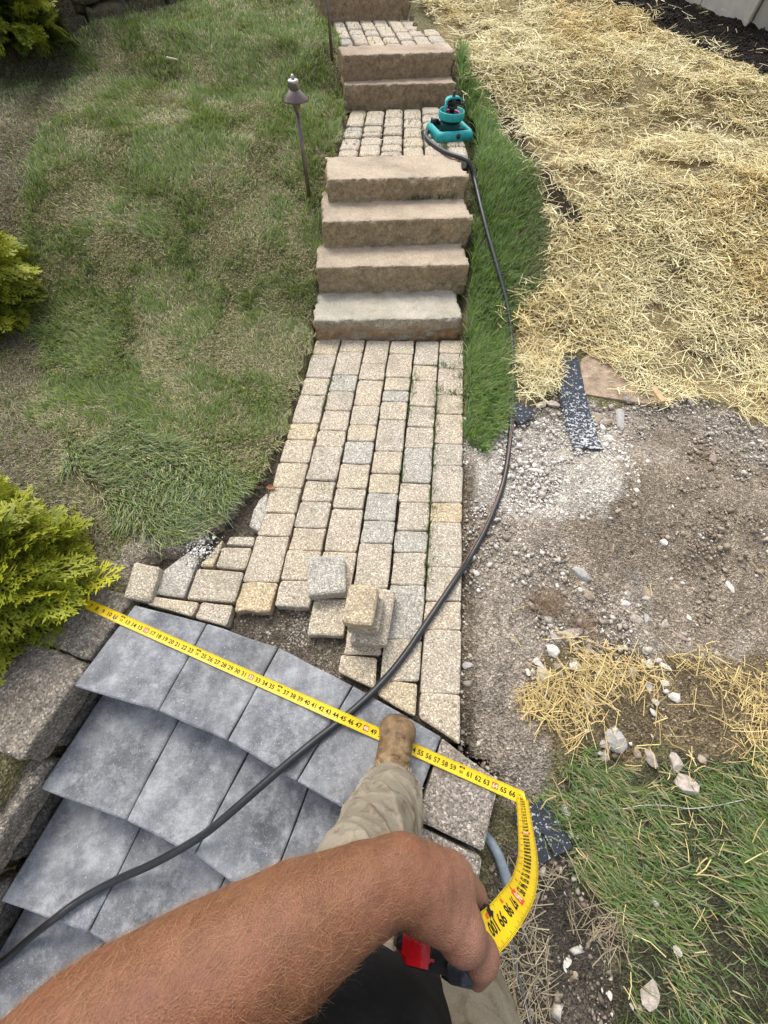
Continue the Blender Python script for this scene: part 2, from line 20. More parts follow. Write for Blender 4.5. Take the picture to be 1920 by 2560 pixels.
hs=nt.nodes.new('ShaderNodeHueSaturation'); hs.inputs['Saturation'].default_value=.42; nt.links.new(sky.outputs[0],hs.inputs['Color']); nt.links.new(hs.outputs[0],nt.nodes['Background'].inputs[0]); nt.nodes['Background'].inputs[1].default_value=0.15
sl=bpy.data.lights.new('sun','SUN'); sl.energy=1.25; sl.angle=math.radians(24); sl.color=(1,.94,.84)
so=bpy.data.objects.new('sun',sl); COL.objects.link(so)
sd=Vector((math.sin(SUN_AZ)*math.cos(SUN_EL),math.cos(SUN_AZ)*math.cos(SUN_EL),math.sin(SUN_EL)))
so.rotation_euler=sd.to_track_quat('Z','Y').to_euler(); so.location=sd*20
vs=SC.view_settings; vs.view_transform='Standard'; vs.look='None'; vs.gamma=1; vs.use_curve_mapping=False; vs.exposure=0.80
SC.render.engine='CYCLES'
SC.cycles.max_bounces=5; SC.cycles.diffuse_bounces=3; SC.cycles.glossy_bounces=2
# ------------------------------------------------------------------ helpers
def nrm(v): v=np.asarray(v,float); return v/np.linalg.norm(v)
def tag(o,label=None,cat=None,group=None,kind=None):
    if label: o['label']=label
    if cat: o['category']=cat
    if group: o['group']=group
    if kind: o['kind']=kind
    return o
def empty(name,loc,label=None,cat=None,group=None,kind=None):
    o=bpy.data.objects.new(name,None); o.location=[float(v) for v in loc]; o.empty_display_size=.05; COL.objects.link(o)
    bpy.context.view_layer.update() if False else None
    return tag(o,label,cat,group,kind)
def link(name,me,mat=None,parent=None):
    o=bpy.data.objects.new(name,me); COL.objects.link(o)
    if mat is not None and not me.materials: me.materials.append(mat)
    if parent is not None:
        o.parent=parent
        pl=Vector((0,0,0)); p=parent
        while p is not None: pl+=p.location; p=p.parent
        o.location=-pl                                       # geometry is given in world coordinates
    return o
def mesh(name,V,F,mat=None,parent=None,smooth=False,col=None,uv=None):
    """V (n,3); F: list of arrays (m,3)/(m,4) or list of index lists."""
    me=bpy.data.meshes.new(name); V=np.asarray(V,np.float32)
    if isinstance(F,np.ndarray): F=[F]
    if len(F) and isinstance(F[0],np.ndarray) and F[0].ndim==2:
        lt=np.concatenate([np.full(len(f),f.shape[1],np.int32) for f in F if len(f)])
        li=np.concatenate([f.ravel() for f in F if len(f)]).astype(np.int32)
        ls=np.concatenate([[0],np.cumsum(lt)[:-1]]).astype(np.int32)
        me.vertices.add(len(V)); me.vertices.foreach_set('co',V.ravel())
        me.loops.add(len(li)); me.loops.foreach_set('vertex_index',li)
        me.polygons.add(len(lt)); me.polygons.foreach_set('loop_start',ls)
        me.update(calc_edges=True)
    else:
        me.from_pydata([tuple(map(float,v)) for v in V],[],[tuple(int(i) for i in f) for f in F]); me.update()
    if smooth: me.polygons.foreach_set('use_smooth',np.ones(len(me.polygons),bool))
    if col is not None:
        a=me.color_attributes.new('tint','FLOAT_COLOR','POINT'); c=np.ones((len(V),4),np.float32); c[:,:3]=col
        a.data.foreach_set('color',c.ravel())
    return link(name,me,mat,parent)
class MB:
    def __init__(s): s.V=[];s.F=[]
    def add(s,V,F):
        b=len(s.V); s.V+= [tuple(v) for v in V]; s.F+= [tuple(i+b for i in f) for f in F]
    def build(s,name,mat,parent=None,smooth=False): return mesh(name,s.V,s.F,mat,parent,smooth)
def lathe(c,prof,n=20,axis=(0,0,1)):
    """prof: list of (radius, height) about axis through c"""
    a=nrm(axis); x=nrm(np.cross(a,(0.3,1,.2))); y=np.cross(a,x); V=[];F=[]
    for r,h in prof:
        for k in range(n):
            t=2*math.pi*k/n; V.append(np.array(c)+a*h+r*(x*math.cos(t)+y*math.sin(t)))
    for i in range(len(prof)-1):
        for k in range(n):
            k2=(k+1)%n; F.append((i*n+k,i*n+k2,(i+1)*n+k2,(i+1)*n+k))
    F.append(tuple(range(n))[::-1]); m=(len(prof)-1)*n; F.append(tuple(range(m,m+n)))
    return V,F
def spline(P,n):
    """Catmull-Rom through P resampled to n points at equal arc length"""
    P=np.asarray(P,float); Q=np.vstack([2*P[0]-P[1],P,2*P[-1]-P[-2]]); out=[]
    for i in range(len(P)-1):
        p0,p1,p2,p3=Q[i:i+4]; t=np.linspace(0,1,24,endpoint=False)[:,None]
        out.append(.5*((2*p1)+(-p0+p2)*t+(2*p0-5*p1+4*p2-p3)*t*t+(-p0+3*p1-3*p2+p3)*t**3))
    out=np.vstack(out+[P[-1:]]); d=np.concatenate([[0],np.cumsum(np.linalg.norm(np.diff(out,axis=0),axis=1))])
    s=np.linspace(0,d[-1],n); return np.array([np.interp(s,d,out[:,k]) for k in range(3)]).T
def tube(P,r,n=10,up=(0,0,1)):
    P=np.asarray(P,float); m=len(P); r=np.full(m,r) if np.isscalar(r) else np.asarray(r)
    T=np.gradient(P,axis=0); T/=np.linalg.norm(T,axis=1)[:,None]; A=np.cross(T,up); A/=np.maximum(np.linalg.norm(A,axis=1),1e-6)[:,None]; B=np.cross(A,T)
    t=np.linspace(0,2*np.pi,n,endpoint=False)
    V=(P[:,None]+r[:,None,None]*(A[:,None]*np.cos(t)[None,:,None]+B[:,None]*np.sin(t)[None,:,None])).reshape(-1,3)
    i=np.arange(m-1)[:,None]*n; k=np.arange(n)[None,:]; k2=(k+1)%n
    Fq=np.stack([i+k,i+k2,i+n+k2,i+n+k],-1).reshape(-1,4)
    return V,[tuple(f) for f in Fq]+[tuple(range(n))[::-1],tuple(range((m-1)*n,m*n))]
def inpoly(x,y,poly):
    P=np.asarray(poly)[:,:2]; ins=np.zeros(np.shape(x),bool); j=len(P)-1
    for i in range(len(P)):
        xi,yi=P[i];xj,yj=P[j]
        with np.errstate(divide='ignore',invalid='ignore'):
            ins^=((yi>y)!=(yj>y))&(x<(xj-xi)*(y-yi)/(yj-yi)+xi)
        j=i
    return ins
def sstep(a,b,x):
    t=np.clip((np.asarray(x,float)-a)/(b-a),0,1); return t*t*(3-2*t)
def wob(x,y,s=1.0,seed=0.0):
    return (np.sin(1.7*s*x+2.3*s*y+seed)+np.sin(3.1*s*x-1.9*s*y+1.3+seed*2)+.6*np.sin(5.3*s*x+4.1*s*y+2.1+seed)+.5*np.sin(-6.7*s*x+7.9*s*y+.4+seed*3)+.35*np.sin(12.1*s*x+9.7*s*y+seed))/3.4
YL=[-3,-1.2,-.6,-.1,.4,1.5,1.9,2.2,2.6,2.9,3.65,4.0,4.75,5.2,6.5,9,14]
ZL=[-.9,-.30,-.12,-.04,0.,.01,.07,.20,.36,.46,.50,.66,.72,.82,1.02,1.22,1.3]
YR=[-3,-1.2,-.6,-.2,.2,1.2,1.9,2.2,2.6,2.9,3.65,4.0,4.75,5.2,6.5,9,14]
ZR=[-.7,-.42,-.26,-.13,-.05,-.03,.05,.16,.32,.42,.47,.61,.69,.78,.98,1.15,1.2]
def terrain(x,y):
    x=np.asarray(x,float);y=np.asarray(y,float)
    zl=np.interp(y,YL,ZL); zr=np.interp(y,YR,ZR)
    t=sstep(-.6,.35,x)
    z=zl*(1-t)+zr*t
    out=sstep(.05,.5,np.maximum(x-.3,-.75-x))
    z=z+out*.022*wob(x,y,1.3)
    z=z+.10*np.exp(-((x-1.35)/.60)**2-((y-1.0)/.38)**2)+.05*np.exp(-((x-.85)/.22)**2-((y-.98)/.24)**2)-.03*np.exp(-((x-1.05)/.16)**2-((y-.62)/.12)**2)
    return z

def fbm(x,y,s,seed=0,oct=4):
    """cheap value noise on arrays"""
    r=np.random.default_rng(seed); out=np.zeros(np.shape(x)); a=1.;tot=0.
    for o in range(oct):
        T=r.random((64,64)); X=np.asarray(x)*s*2**o+17.3*o; Y=np.asarray(y)*s*2**o+9.1*o
        xi=np.floor(X).astype(int);yi=np.floor(Y).astype(int);fx=X-xi;fy=Y-yi; fx=fx*fx*(3-2*fx);fy=fy*fy*(3-2*fy)
        g=lambda a_,b_:T[a_%64,b_%64]
        out+=a*((g(xi,yi)*(1-fx)+g(xi+1,yi)*fx)*(1-fy)+(g(xi,yi+1)*(1-fx)+g(xi+1,yi+1)*fx)*fy); tot+=a; a*=.5
    return out/tot
# ------------------------------------------------------------------ materials
class N:
    def __init__(s,name):
        s.m=bpy.data.materials.new(name); s.m.use_nodes=True; s.nt=s.m.node_tree; s.b=s.nt.nodes['Principled BSDF']; s.pos=None
    def n(s,t,**k):
        x=s.nt.nodes.new(t)
        for a,v in k.items(): setattr(x,a,v)
        return x
    def l(s,a,b): s.nt.links.new(a,b)
    def P(s):
        if s.pos is None: s.pos=s.n('ShaderNodeNewGeometry').outputs['Position']
        return s.pos
    def noise(s,scale,detail=4,rough=.6,vec=None,dist=0):
        x=s.n('ShaderNodeTexNoise'); x.inputs['Scale'].default_value=scale; x.inputs['Detail'].default_value=detail; x.inputs['Roughness'].default_value=rough; x.inputs['Distortion'].default_value=dist
        s.l(vec if vec is not None else s.P(),x.inputs['Vector']); return x.outputs['Fac']
    def vor(s,scale,feature='F1',out='Distance',vec=None):
        x=s.n('ShaderNodeTexVoronoi',feature=feature); x.inputs['Scale'].default_value=scale; s.l(vec if vec is not None else s.P(),x.inputs['Vector']); return x.outputs[out]
    def ramp(s,fac,stops):
        x=s.n('ShaderNodeValToRGB'); e=x.color_ramp.elements
        while len(e)<len(stops): e.new(.5)
        for q,(p,c) in zip(e,stops):
            q.position=p; q.color=(*c,1) if not np.isscalar(c) else (c,c,c,1)
        s.l(fac,x.inputs[0]); return x.outputs[0]
    def mix(s,fac,a,b,mode='MIX'):
        x=s.n('ShaderNodeMix',data_type='RGBA',blend_type=mode)
        for sock,v in ((x.inputs[0],fac),(x.inputs[6],a),(x.inputs[7],b)):
            if hasattr(v,'links') or hasattr(v,'is_linked'): s.l(v,sock)
            elif np.isscalar(v): sock.default_value=v
            else: sock.default_value=(*v,1)
        return x.outputs[2]
    def attr(s,name='tint'): 
        x=s.n('ShaderNodeAttribute'); x.attribute_name=name; return x.outputs['Color']
    def rand(s): return s.n('ShaderNodeObjectInfo').outputs['Random']
    def bump(s,h,strength=.5,dist=.01):
        x=s.n('ShaderNodeBump'); x.inputs['Strength'].default_value=strength; x.inputs['Distance'].default_value=dist; s.l(h,x.inputs['Height']); s.l(x.outputs[0],s.b.inputs['Normal'])
    def fin(s,col,rough=.85,spec=.3,**k):
        if hasattr(col,'is_linked'): s.l(col,s.b.inputs['Base Color'])
        else: s.b.inputs['Base Color'].default_value=(*col,1)
        if hasattr(rough,'is_linked'): s.l(rough,s.b.inputs['Roughness'])
        else: s.b.inputs['Roughness'].default_value=rough
        s.b.inputs['Specular IOR Level'].default_value=spec
        for a,v in k.items(): s.b.inputs[a].default_value=v
        return s.m
def m_paver(name,a,b,c):
    s=N(name); base=s.ramp(s.noise(9,3),[(.3,a),(.7,b)])
    base=s.mix(s.rand(),base,c)
    sp=s.vor(260,out='Color'); x=s.n('ShaderNodeSeparateColor'); s.l(sp,x.inputs[0])
    col=s.mix(1.0,base,s.ramp(x.outputs[0],[(0,.45),(.3,.82),(.7,1.0),(.9,1.4),(1,1.75)]),'MULTIPLY')
    col=s.mix(1.0,col,s.ramp(s.noise(900,2),[(.3,.8),(.7,1.2)]),'MULTIPLY')
    dirt=s.ramp(s.noise(4,5),[(.52,0.),(.75,.5)]); col=s.mix(dirt,col,(.22,.19,.15))
    s.bump(s.noise(420,3),.9,.003); return s.fin(col,.92,.2)
PAV_GREY=m_paver('paver_grey',(.42,.37,.295),(.56,.50,.405),(.54,.455,.345))
PAV_BUFF=m_paver('paver_buff',(.50,.425,.31),(.61,.515,.37),(.50,.44,.345))
PAV_TAN=m_paver('paver_tan',(.50,.38,.235),(.60,.475,.30),(.55,.46,.32))
PAV_COOL=m_paver('paver_cool',(.385,.36,.31),(.49,.46,.40),(.46,.43,.37))
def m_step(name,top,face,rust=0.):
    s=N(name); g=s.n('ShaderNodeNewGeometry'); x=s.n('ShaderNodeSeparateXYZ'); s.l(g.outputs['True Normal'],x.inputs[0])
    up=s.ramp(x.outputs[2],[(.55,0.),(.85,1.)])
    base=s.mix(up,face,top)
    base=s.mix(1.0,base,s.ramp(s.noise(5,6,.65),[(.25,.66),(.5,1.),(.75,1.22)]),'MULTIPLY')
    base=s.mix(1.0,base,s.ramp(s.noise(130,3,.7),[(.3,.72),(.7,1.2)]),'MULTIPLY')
    fz=s.ramp(s.noise(48,8,.8,None,.6),[(.30,.34),(.48,.95),(.66,1.38)]); base=s.mix(1.0,base,s.mix(up,fz,(1.,1.,1.)),'MULTIPLY')  # crevice shade painted into the colour of the rough faces
    if rust:
        mp=s.n('ShaderNodeMapping'); mp.inputs['Scale'].default_value=(2,2,14); s.l(s.P(),mp.inputs[0]); xz=s.n('ShaderNodeSeparateXYZ'); s.l(s.P(),xz.inputs[0]); low=s.ramp(xz.outputs[2],[(.03,1.),(.08,.35),(.10,.10)])
        rf=s.n('ShaderNodeMath',operation='MULTIPLY'); s.l(s.ramp(s.noise(2.2,6,.75,mp.outputs[0],1.2),[(.44,0.),(.58,1.)]),rf.inputs[0]); s.l(low,rf.inputs[1]); base=s.mix(rf.outputs[0],base,(.46,.25,.10))
        base=s.mix(s.ramp(s.noise(4.5,7,.7),[(.5,0.),(.68,.6)]),base,(.30,.31,.27)); base=s.mix(s.ramp(s.noise(6.5,7,.75,None,.5),[(.56,0.),(.68,.5)]),base,(.50,.33,.17))
    pit=s.ramp(s.vor(22),[(.0,1.),(.07,0.)]); base=s.mix(pit,base,(.12,.09,.06)) if not rust else base  # pits are dark colour spots, their shade painted in
    h=s.mix(.45,s.noise(42,9,.8),s.noise(160,4,.7)); s.bump(h,1.,.022); return s.fin(base,.9,.2)
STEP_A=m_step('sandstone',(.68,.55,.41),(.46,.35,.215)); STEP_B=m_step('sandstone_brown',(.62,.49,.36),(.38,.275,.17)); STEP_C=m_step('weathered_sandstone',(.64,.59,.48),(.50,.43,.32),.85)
def m_slab():
    s=N('slate_grey_slab'); c=s.ramp(s.noise(5.5,8,.7),[(.30,(.10,.105,.115)),(.45,(.165,.172,.185)),(.56,(.25,.258,.272)),(.70,(.44,.45,.465))])
    mp=s.n('ShaderNodeMapping'); mp.inputs['Rotation'].default_value=(0,0,.9); mp.inputs['Scale'].default_value=(16,5,3); s.l(s.P(),mp.inputs[0])
    c=s.mix(s.ramp(s.noise(1,6,.7,mp.outputs[0],.8),[(.56,0.),(.76,.35)]),c,(.44,.46,.49)); c=s.mix(s.ramp(s.noise(15,8,.8),[(.47,0.),(.66,.72)]),c,(.49,.50,.515)); c=s.mix(s.ramp(s.noise(7,6,.7),[(.50,0.),(.66,.55)]),c,(.10,.11,.125)); c=s.mix(1.,c,s.ramp(s.rand(),[(0,.82),(1,1.16)]),'MULTIPLY')
    c=s.mix(s.ramp(s.vor(95),[(.05,1.),(.13,0.)]),c,(.62,.64,.67)); c=s.mix(s.ramp(s.vor(33),[(.03,.9),(.06,0.)]),c,(.75,.76,.78)); c=s.mix(s.ramp(s.noise(170,3,.8),[(.56,0.),(.72,.45)]),c,(.55,.57,.6))
    c=s.mix(1.,c,s.ramp(s.noise(600,2),[(.3,.82),(.7,1.18)]),'MULTIPLY')
    c=s.mix(s.ramp(s.noise(2.1,4),[(.55,0.),(.8,.35)]),c,(.38,.34,.28))
    s.bump(s.mix(.4,s.noise(40,8,.75,None,.8),s.noise(300,3)),.8,.008); return s.fin(c,.8,.3)
SLAB=m_slab()
def m_wallblock(name,a,b,dark=1.):
    s=N(name); c=s.ramp(s.noise(14,7,.68),[(.3,a),(.7,b)]); c=s.mix(1.,c,s.ramp(s.noise(300,3),[(.3,.7),(.7,1.3)]),'MULTIPLY'); q=s.n('ShaderNodeSeparateColor'); s.l(s.vor(190,out='Color'),q.inputs[0]); c=s.mix(1.,c,s.ramp(q.outputs[0],[(0,.45),(.35,.85),(.75,1.08),(.9,1.5),(1,1.9)]),'MULTIPLY'); c=s.mix(1.,c,s.ramp(s.noise(38,6,.8),[(.3,.55),(.55,1.),(.75,1.3)]),'MULTIPLY')
    c=s.mix(s.ramp(s.noise(6,5),[(.55,0.),(.75,.5)]),c,(.30,.24,.18)); s.bump(s.mix(.5,s.noise(45,8,.75),s.noise(220,3)),1.,.02); return s.fin(c,.9,.25)
WBLK=m_wallblock('wall_block',(.085,.08,.075),(.24,.215,.19)); WCAP=m_wallblock('cap_block',(.27,.235,.19),(.47,.41,.335)); CHK=m_wallblock('cheek_block',(.38,.335,.285),(.55,.48,.41))
FLD=m_wallblock('field_stone',(.07,.065,.04),(.20,.165,.10))
def m_tint(name,rough=.8,spec=.2,nscale=0,amt=.3,trans=0.,bs=0,bd=.004,grit=0):
    s=N(name); c=s.attr()
    if nscale: c=s.mix(1.,c,s.ramp(s.noise(nscale,5,.7),[(.25,1-amt),(.75,1+amt)]),'MULTIPLY')
    if grit:
        q=s.n('ShaderNodeSeparateColor'); s.l(s.vor(grit,out='Color'),q.inputs[0]); c=s.mix(1.,c,s.ramp(q.outputs[0],[(0,.50),(.35,.85),(.75,1.05),(.92,1.35),(1,1.8)]),'MULTIPLY'); q2=s.n('ShaderNodeSeparateColor'); s.l(s.vor(grit*2.3,out='Color'),q2.inputs[0]); c=s.mix(1.,c,s.ramp(q2.outputs[1],[(0,.6),(.5,1.),(1,1.4)]),'MULTIPLY')
        s.bump(s.mix(.5,s.noise(bs,6,.75),s.vor(grit)),1.,bd)
    elif bs: s.bump(s.noise(bs,6,.75),.9,bd)
    m=s.fin(c,rough,spec)
    if trans:
        t=s.n('ShaderNodeBsdfTranslucent'); s.l(c,t.inputs[0]); mx=s.n('ShaderNodeMixShader'); mx.inputs[0].default_value=trans
        s.l(s.b.outputs[0],mx.inputs[1]); s.l(t.outputs[0],mx.inputs[2]); s.l(mx.outputs[0],s.nt.nodes['Material Output'].inputs[0])
    return m
GROUND=m_tint('soil_ground',.95,.1,55,.45,0,120,.014,150); BLADE=m_tint('grass_blade',.6,.25,0,0,.25); STRAWM=m_tint('straw_fibre',.55,.3,0,0,.15)
PEB=m_tint('pebble',.85,.25,180,.25,0,200,.002); LEAFM=m_tint('cypress_leaf',.55,.3,0,0,.2)
def plain(name,c,rough=.6,spec=.4,nscale=0,amt=.2,bs=0,bd=.002,bst=.5,**k):
    s=N(name); col=c
    if nscale: col=s.mix(1.,c,s.ramp(s.noise(nscale,5,.65),[(.25,1-amt),(.75,1+amt)]),'MULTIPLY')
    if bs: s.bump(s.noise(bs,5,.65),bst,bd)
    return s.fin(col,rough,spec,**k)
# ------------------------------------------------------------------ regions on the ground
REG={k:np.array(v)[:,:2] for k,v in D['REG'].items()}
def reg(k,x,y,j=0.,seed=1):
    if j: x=x+j*(fbm(x,y,7,seed,3)-.5)*2; y=y+j*(fbm(x,y,7,seed+50,3)-.5)*2
    return inpoly(x,y,REG[k])
ST=D['STEPS']
# footprint of the walkway, seen from above (left edge follows the lawn curve)
PATHP=np.array([(.279,.0),(.279,1.93),(.25,1.95),(.262,2.21),(.25,2.44),(.24,2.45),(.214,2.67),(.20,2.66),(.18,2.96),(.245,3.05),(.26,3.55),(.1,3.80),(.09,3.93),(.054,3.93),(.045,4.12),(-.20,4.3),(-.31,4.76),(-.33,5.2),(-.95,5.0),(-.94,4.50),(-.66,4.0),(-.64,3.6),(-.60,3.45),(-.56,2.8),(-.56,1.85),(-.55,1.75),(-.57,1.4),(-.56,1.15),(-.60,.9),(-.66,.72),(-.74,.55),(-.80,.5),(-.885,.50),(-.93,.42),(-.88,.29),(-.61,.26),(-.34,.2),(-.08,.11),(.21,.0)])
STAIRP=np.array([(-.88,.29),(-.61,.25),(-.34,.2),(-.08,.11),(.21,0),(.40,-.085),(.34,-.26),(.22,-.75),(.2,-2.4),(-1.6,-2.4),(-1.30,-.9),(-1.17,-.7),(-1.05,-.2),(-.97,.02)])
def g_in(x,y): return inpoly(x,y,PATHP),inpoly(x,y,STAIRP)
def build_ground():
    xs=np.unique(np.concatenate([np.linspace(-60,-4,29),np.arange(-4,3.6,.034),np.linspace(3.6,60,29)])); ys=np.unique(np.concatenate([np.linspace(-30,-1.6,20),np.arange(-1.6,6.4,.034),np.linspace(6.4,90,34)]))
    X,Y=np.meshgrid(xs,ys); nx,ny=len(xs),len(ys); x=X.ravel();y=Y.ravel(); z=terrain(x,y)
    ip,ist=g_in(x,y); soilr=x>-.2
    grav=reg('gravel',x,y)|reg('straw2',x,y)|reg('blackdirt',x,y)
    near=(np.abs(x)<4)&(y<6.5)
    z=z+near*(.008*(fbm(x,y,22,3)-.5)*2)+np.where(grav,.03*(fbm(x,y,5,8)-.5)*2+.012*(fbm(x,y,30,4,2)-.5)*2,0)+np.where(reg('mulch',x,y,.1),.05*(fbm(x,y,9,14,4)-.62),0)
    z=np.where(ip,z-.13,z); z=np.where(ist,-.78,z)
    c=np.zeros((len(x),3)); n1=fbm(x,y,1.6,21)[:,None]; n2=fbm(x,y,6,22)[:,None]; n3=fbm(x,y,26,23,3)[:,None]
    lawn=np.array([.19,.17,.09])*(.7+.6*n2); c[:]=lawn
    def put(k,colr,j=.08): 
        m=reg(k,x,y,j,hash(k)%97); c[m]=(np.broadcast_to(colr,c.shape))[m]
    put('thatch',np.array([.15,.125,.085])*(.6+.9*n2)); put('bareedge',np.array([.26,.225,.18])*(.5+1.0*n2))
    put('straw',np.array([.34,.27,.14])*(.5+1.0*n2)); put('mulch',np.array([.030,.024,.020])*(.6+.8*n3)); put('darksoil',np.array([.055,.04,.03])*(.5+1.*n2))
    put('strip',np.array([.07,.085,.035])*(.6+.8*n2))
    put('blackdirt',np.array([.13,.11,.085])*(.35+1.2*n2)); put('gravel',np.array([.36,.31,.25])*(.5+.5*n2+.5*n3)); put('brown',np.array([.31,.255,.19])*(.5+.5*n2+.5*n3),.2); put('white',np.array([.50,.455,.39])*(.45+.5*n2+.6*n3),.18)
    put('straw2',np.array([.22,.17,.10])*(.5+.9*n2)); put('grass2',np.array([.09,.085,.05])*(.5+1.*n2))
    right=(x>.27)&(y<2.0); edge=right&(x<.335)&(y>-.2)&(y<1.1); c[edge]=(np.array([.20,.165,.125])*(.5+1.*n2))[edge]
    i=np.arange((ny-1)*(nx-1)); r=i//(nx-1); q=i%(nx-1); a=r*nx+q; Fq=np.stack([a,a+1,a+nx+1,a+nx],1)
    cx=x[Fq].mean(1);cy=y[Fq].mean(1)
    pw=np.interp(cy,[-3,0,1.9,2.9,3.7,4.8,6,90],[-.3,-.25,-.2,-.2,-.3,-.6,-.9,-20]); isl=cx<pw; ism=reg('mulch',cx,cy)&~isl
    V=np.stack([x,y,z],1)
    for nm,m in (('lawn_ground',isl),('bare_soil',~isl&~ism),('mulch_bed',ism)):
        f=Fq[m]; u,inv=np.unique(f,return_inverse=True)
        o=mesh(nm,V[u],inv.reshape(-1,4),GROUND,None,True,c[u]); tag(o,kind='structure')
build_ground()
# ------------------------------------------------------------------ slabs of paving: generic bevelled piece
def outline(P,seg,jit,cut,gap):
    """inset polygon P (xy, any order) by gap, cut the corners, add wobbly points along the edges"""
    P=np.asarray(P,float)[:,:2]
    if np.sum(P[:,0]*np.roll(P[:,1],-1)-np.roll(P[:,0],-1)*P[:,1])<0: P=P[::-1]
    n=len(P); Q=[]
    for i in range(n):
        p0,p1,p2=P[i-1],P[i],P[(i+1)%n]; d1=nrm(p1-p0);d2=nrm(p2-p1); n1=np.array([-d1[1],d1[0]]);n2=np.array([-d2[1],d2[0]])
        k=1+n1@n2; Q.append(p1+gap*(n1+n2)/max(k,.35))
    Q=np.array(Q); out=[]
    for i in range(n):
        a,b=Q[i],Q[(i+1)%n]; L=np.linalg.norm(b-a); c=min(cut,L*.25); d=(b-a)/max(L,1e-6); nn=np.array([-d[1],d[0]])
        ts=[c/L]+[(k+1)/(seg+1) for k in range(seg)]+[1-c/L]
        for k,t in enumerate(ts): out.append(a+(b-a)*t+nn*rng.normal(0,jit if 0<k<len(ts)-1 else jit*.7))
    return np.array(out)
def piece(name,P,zt,th,mat,parent,gap=.004,seg=1,jit=.0012,cut=.007,bev=.004,zf=None,tilt=(0,0)):
    """a paver or slab: outline P at height zt (zf(x,y) adds a slope), thickness th, bevelled top edge"""
    O=outline(P,seg,jit,cut,gap); c=O.mean(0); n=len(O); rings=[]
    I=c+(O-c)*(1-bev*1.6/np.maximum(np.linalg.norm(O-c,axis=1),1e-3))[:,None]
    def ht(q): return zt+(zf(q[:,0],q[:,1]) if zf else 0)+tilt[0]*(q[:,0]-c[0])+tilt[1]*(q[:,1]-c[1])
    V=np.vstack([np.c_[I,ht(I)],np.c_[O,ht(O)-bev],np.c_[O,ht(O)-th]])
    F=[tuple(range(n))]
    for r in range(2):
        for k in range(n): k2=(k+1)%n; F.append((r*n+k,(r+1)*n+k,(r+1)*n+k2,r*n+k2))
    F.append(tuple(range(2*n,3*n))[::-1])
    return mesh(name,V,F,mat,parent)
def pmat():
    return random.choices([PAV_GREY,PAV_BUFF,PAV_TAN,PAV_COOL],[6,2.,.0,.8])[0]
path=empty('paver_path',(0,1,0),kind='structure')
X0,W=.2751,.1349
TANS={0:{5,9},1:set(),2:{},3:{},4:{},5:{}}
for k,Ys in D['COLS'].items():
    xr=X0-k*W; xl=xr-W; top=None
    for j in range(len(Ys)-1):
        y1,y0=Ys[j],Ys[j+1]
        if k==3 and j==len(Ys)-2: y1+=0
        sk=.02*(1 if j else 1)
        xl2,xr2=xl+.0028,xr-.0028
        if k in (1,2,3,4) : xl2+=rng.uniform(-.001,.003)
        a=[(xl2,y1-.012),(xr2,y1+.0),(xr2,y0+.0),(xl2,y0-.012)] if j else [(xl2,y1-.014),(xr2,y1+.006),(xr2,y0),(xl2,y0-.012)]
        mat=pmat()
        if (k,j) in {(0,3),(2,0),(2,2),(2,4),(2,7),(3,3),(3,4),(3,7),(4,5),(5,2),(5,7),(2,11),(1,11)}: mat=PAV_BUFF
        if (k,j) in {(0,7),(5,4),(5,10)}: mat=PAV_TAN
        if (k,j) in {(4,2),(2,3),(2,8),(2,9),(1,10),(3,5)}: mat=PAV_COOL
        piece('paver',a,rng.normal(0,.0015),.06,mat,path,.0016 if k else .0010,2,.0016,.008 if j<9 else .005,.0032,tilt=(rng.normal(0,.008),rng.normal(0,.008)))
for key,mats in (('d',[PAV_GREY,PAV_BUFF]),('tri',[PAV_TAN]),('wide',[PAV_BUFF]),('rot',[PAV_BUFF,PAV_GREY]),('b',[PAV_COOL]),('cut',[PAV_BUFF,PAV_TAN,PAV_GREY]),('edge',[PAV_COOL])):
    for P,mt in zip(D['IRREG'][key],mats): piece('paver',P,rng.normal(-.001,.0015),.06,mt,path,.003,1,.001,.006,.004)
# upper landings (children of their own pieces of the setting)
def landing(name,L,z,skip=()):
    root=empty(name,(0,3.3,z),kind='structure'); T=np.array(L['top'])[:,:2];B=np.array(L['bot'])[:,:2]
    for k in range(len(T)-1):
        def X(c,y): return T[c]+(B[c]-T[c])*((y-T[c][1])/(B[c][1]-T[c][1]))
        d=T[k+1]-T[k]; sk=d[1]/d[0]*.9
        ys=L['rows'][k]
        for j in range(len(ys)-1):
            ym=.5*(ys[j]+ys[j+1]); w_=abs(X(k+1,ym)[0]-X(k,ym)[0]); h=sk*w_*.5
            a=[X(k,ys[j]-h),X(k+1,ys[j]+h),X(k+1,ys[j+1]+h),X(k,ys[j+1]-h)]
            piece('paver',a,z+rng.normal(0,.003),.06,pmat(),root,.006,1,.0025,.014,.006)
    return root
landing('middle_landing',D['LAND1'],.467); landing('upper_landing',D['LAND2'],.683)
# bedding sand under the pavers
def sheet(name,P,z,mat,col,h=.03,amp=.006,kind='structure'):
    P=np.asarray(P)[:,:2]; x0,y0=P.min(0)-.03;x1,y1=P.max(0)+.03; xs=np.arange(x0,x1,h);ys=np.arange(y0,y1,h); X,Y=np.meshgrid(xs,ys); x=X.ravel();y=Y.ravel()
    nx=len(xs); i=np.arange((len(ys)-1)*(nx-1)); a=(i//(nx-1))*nx+i%(nx-1); Fq=np.stack([a,a+1,a+nx+1,a+nx],1); m=inpoly(x[Fq].mean(1),y[Fq].mean(1),P); 
    zz=z+amp*(fbm(x,y,16,31)-.5)*2; c=np.array(col)*(.55+.9*fbm(x,y,18,33))[:,None]
    u,inv=np.unique(Fq[m],return_inverse=True); o=mesh(name,np.stack([x,y,zz],1)[u],inv.reshape(-1,4),mat,None,True,c[u]); return tag(o,kind=kind)
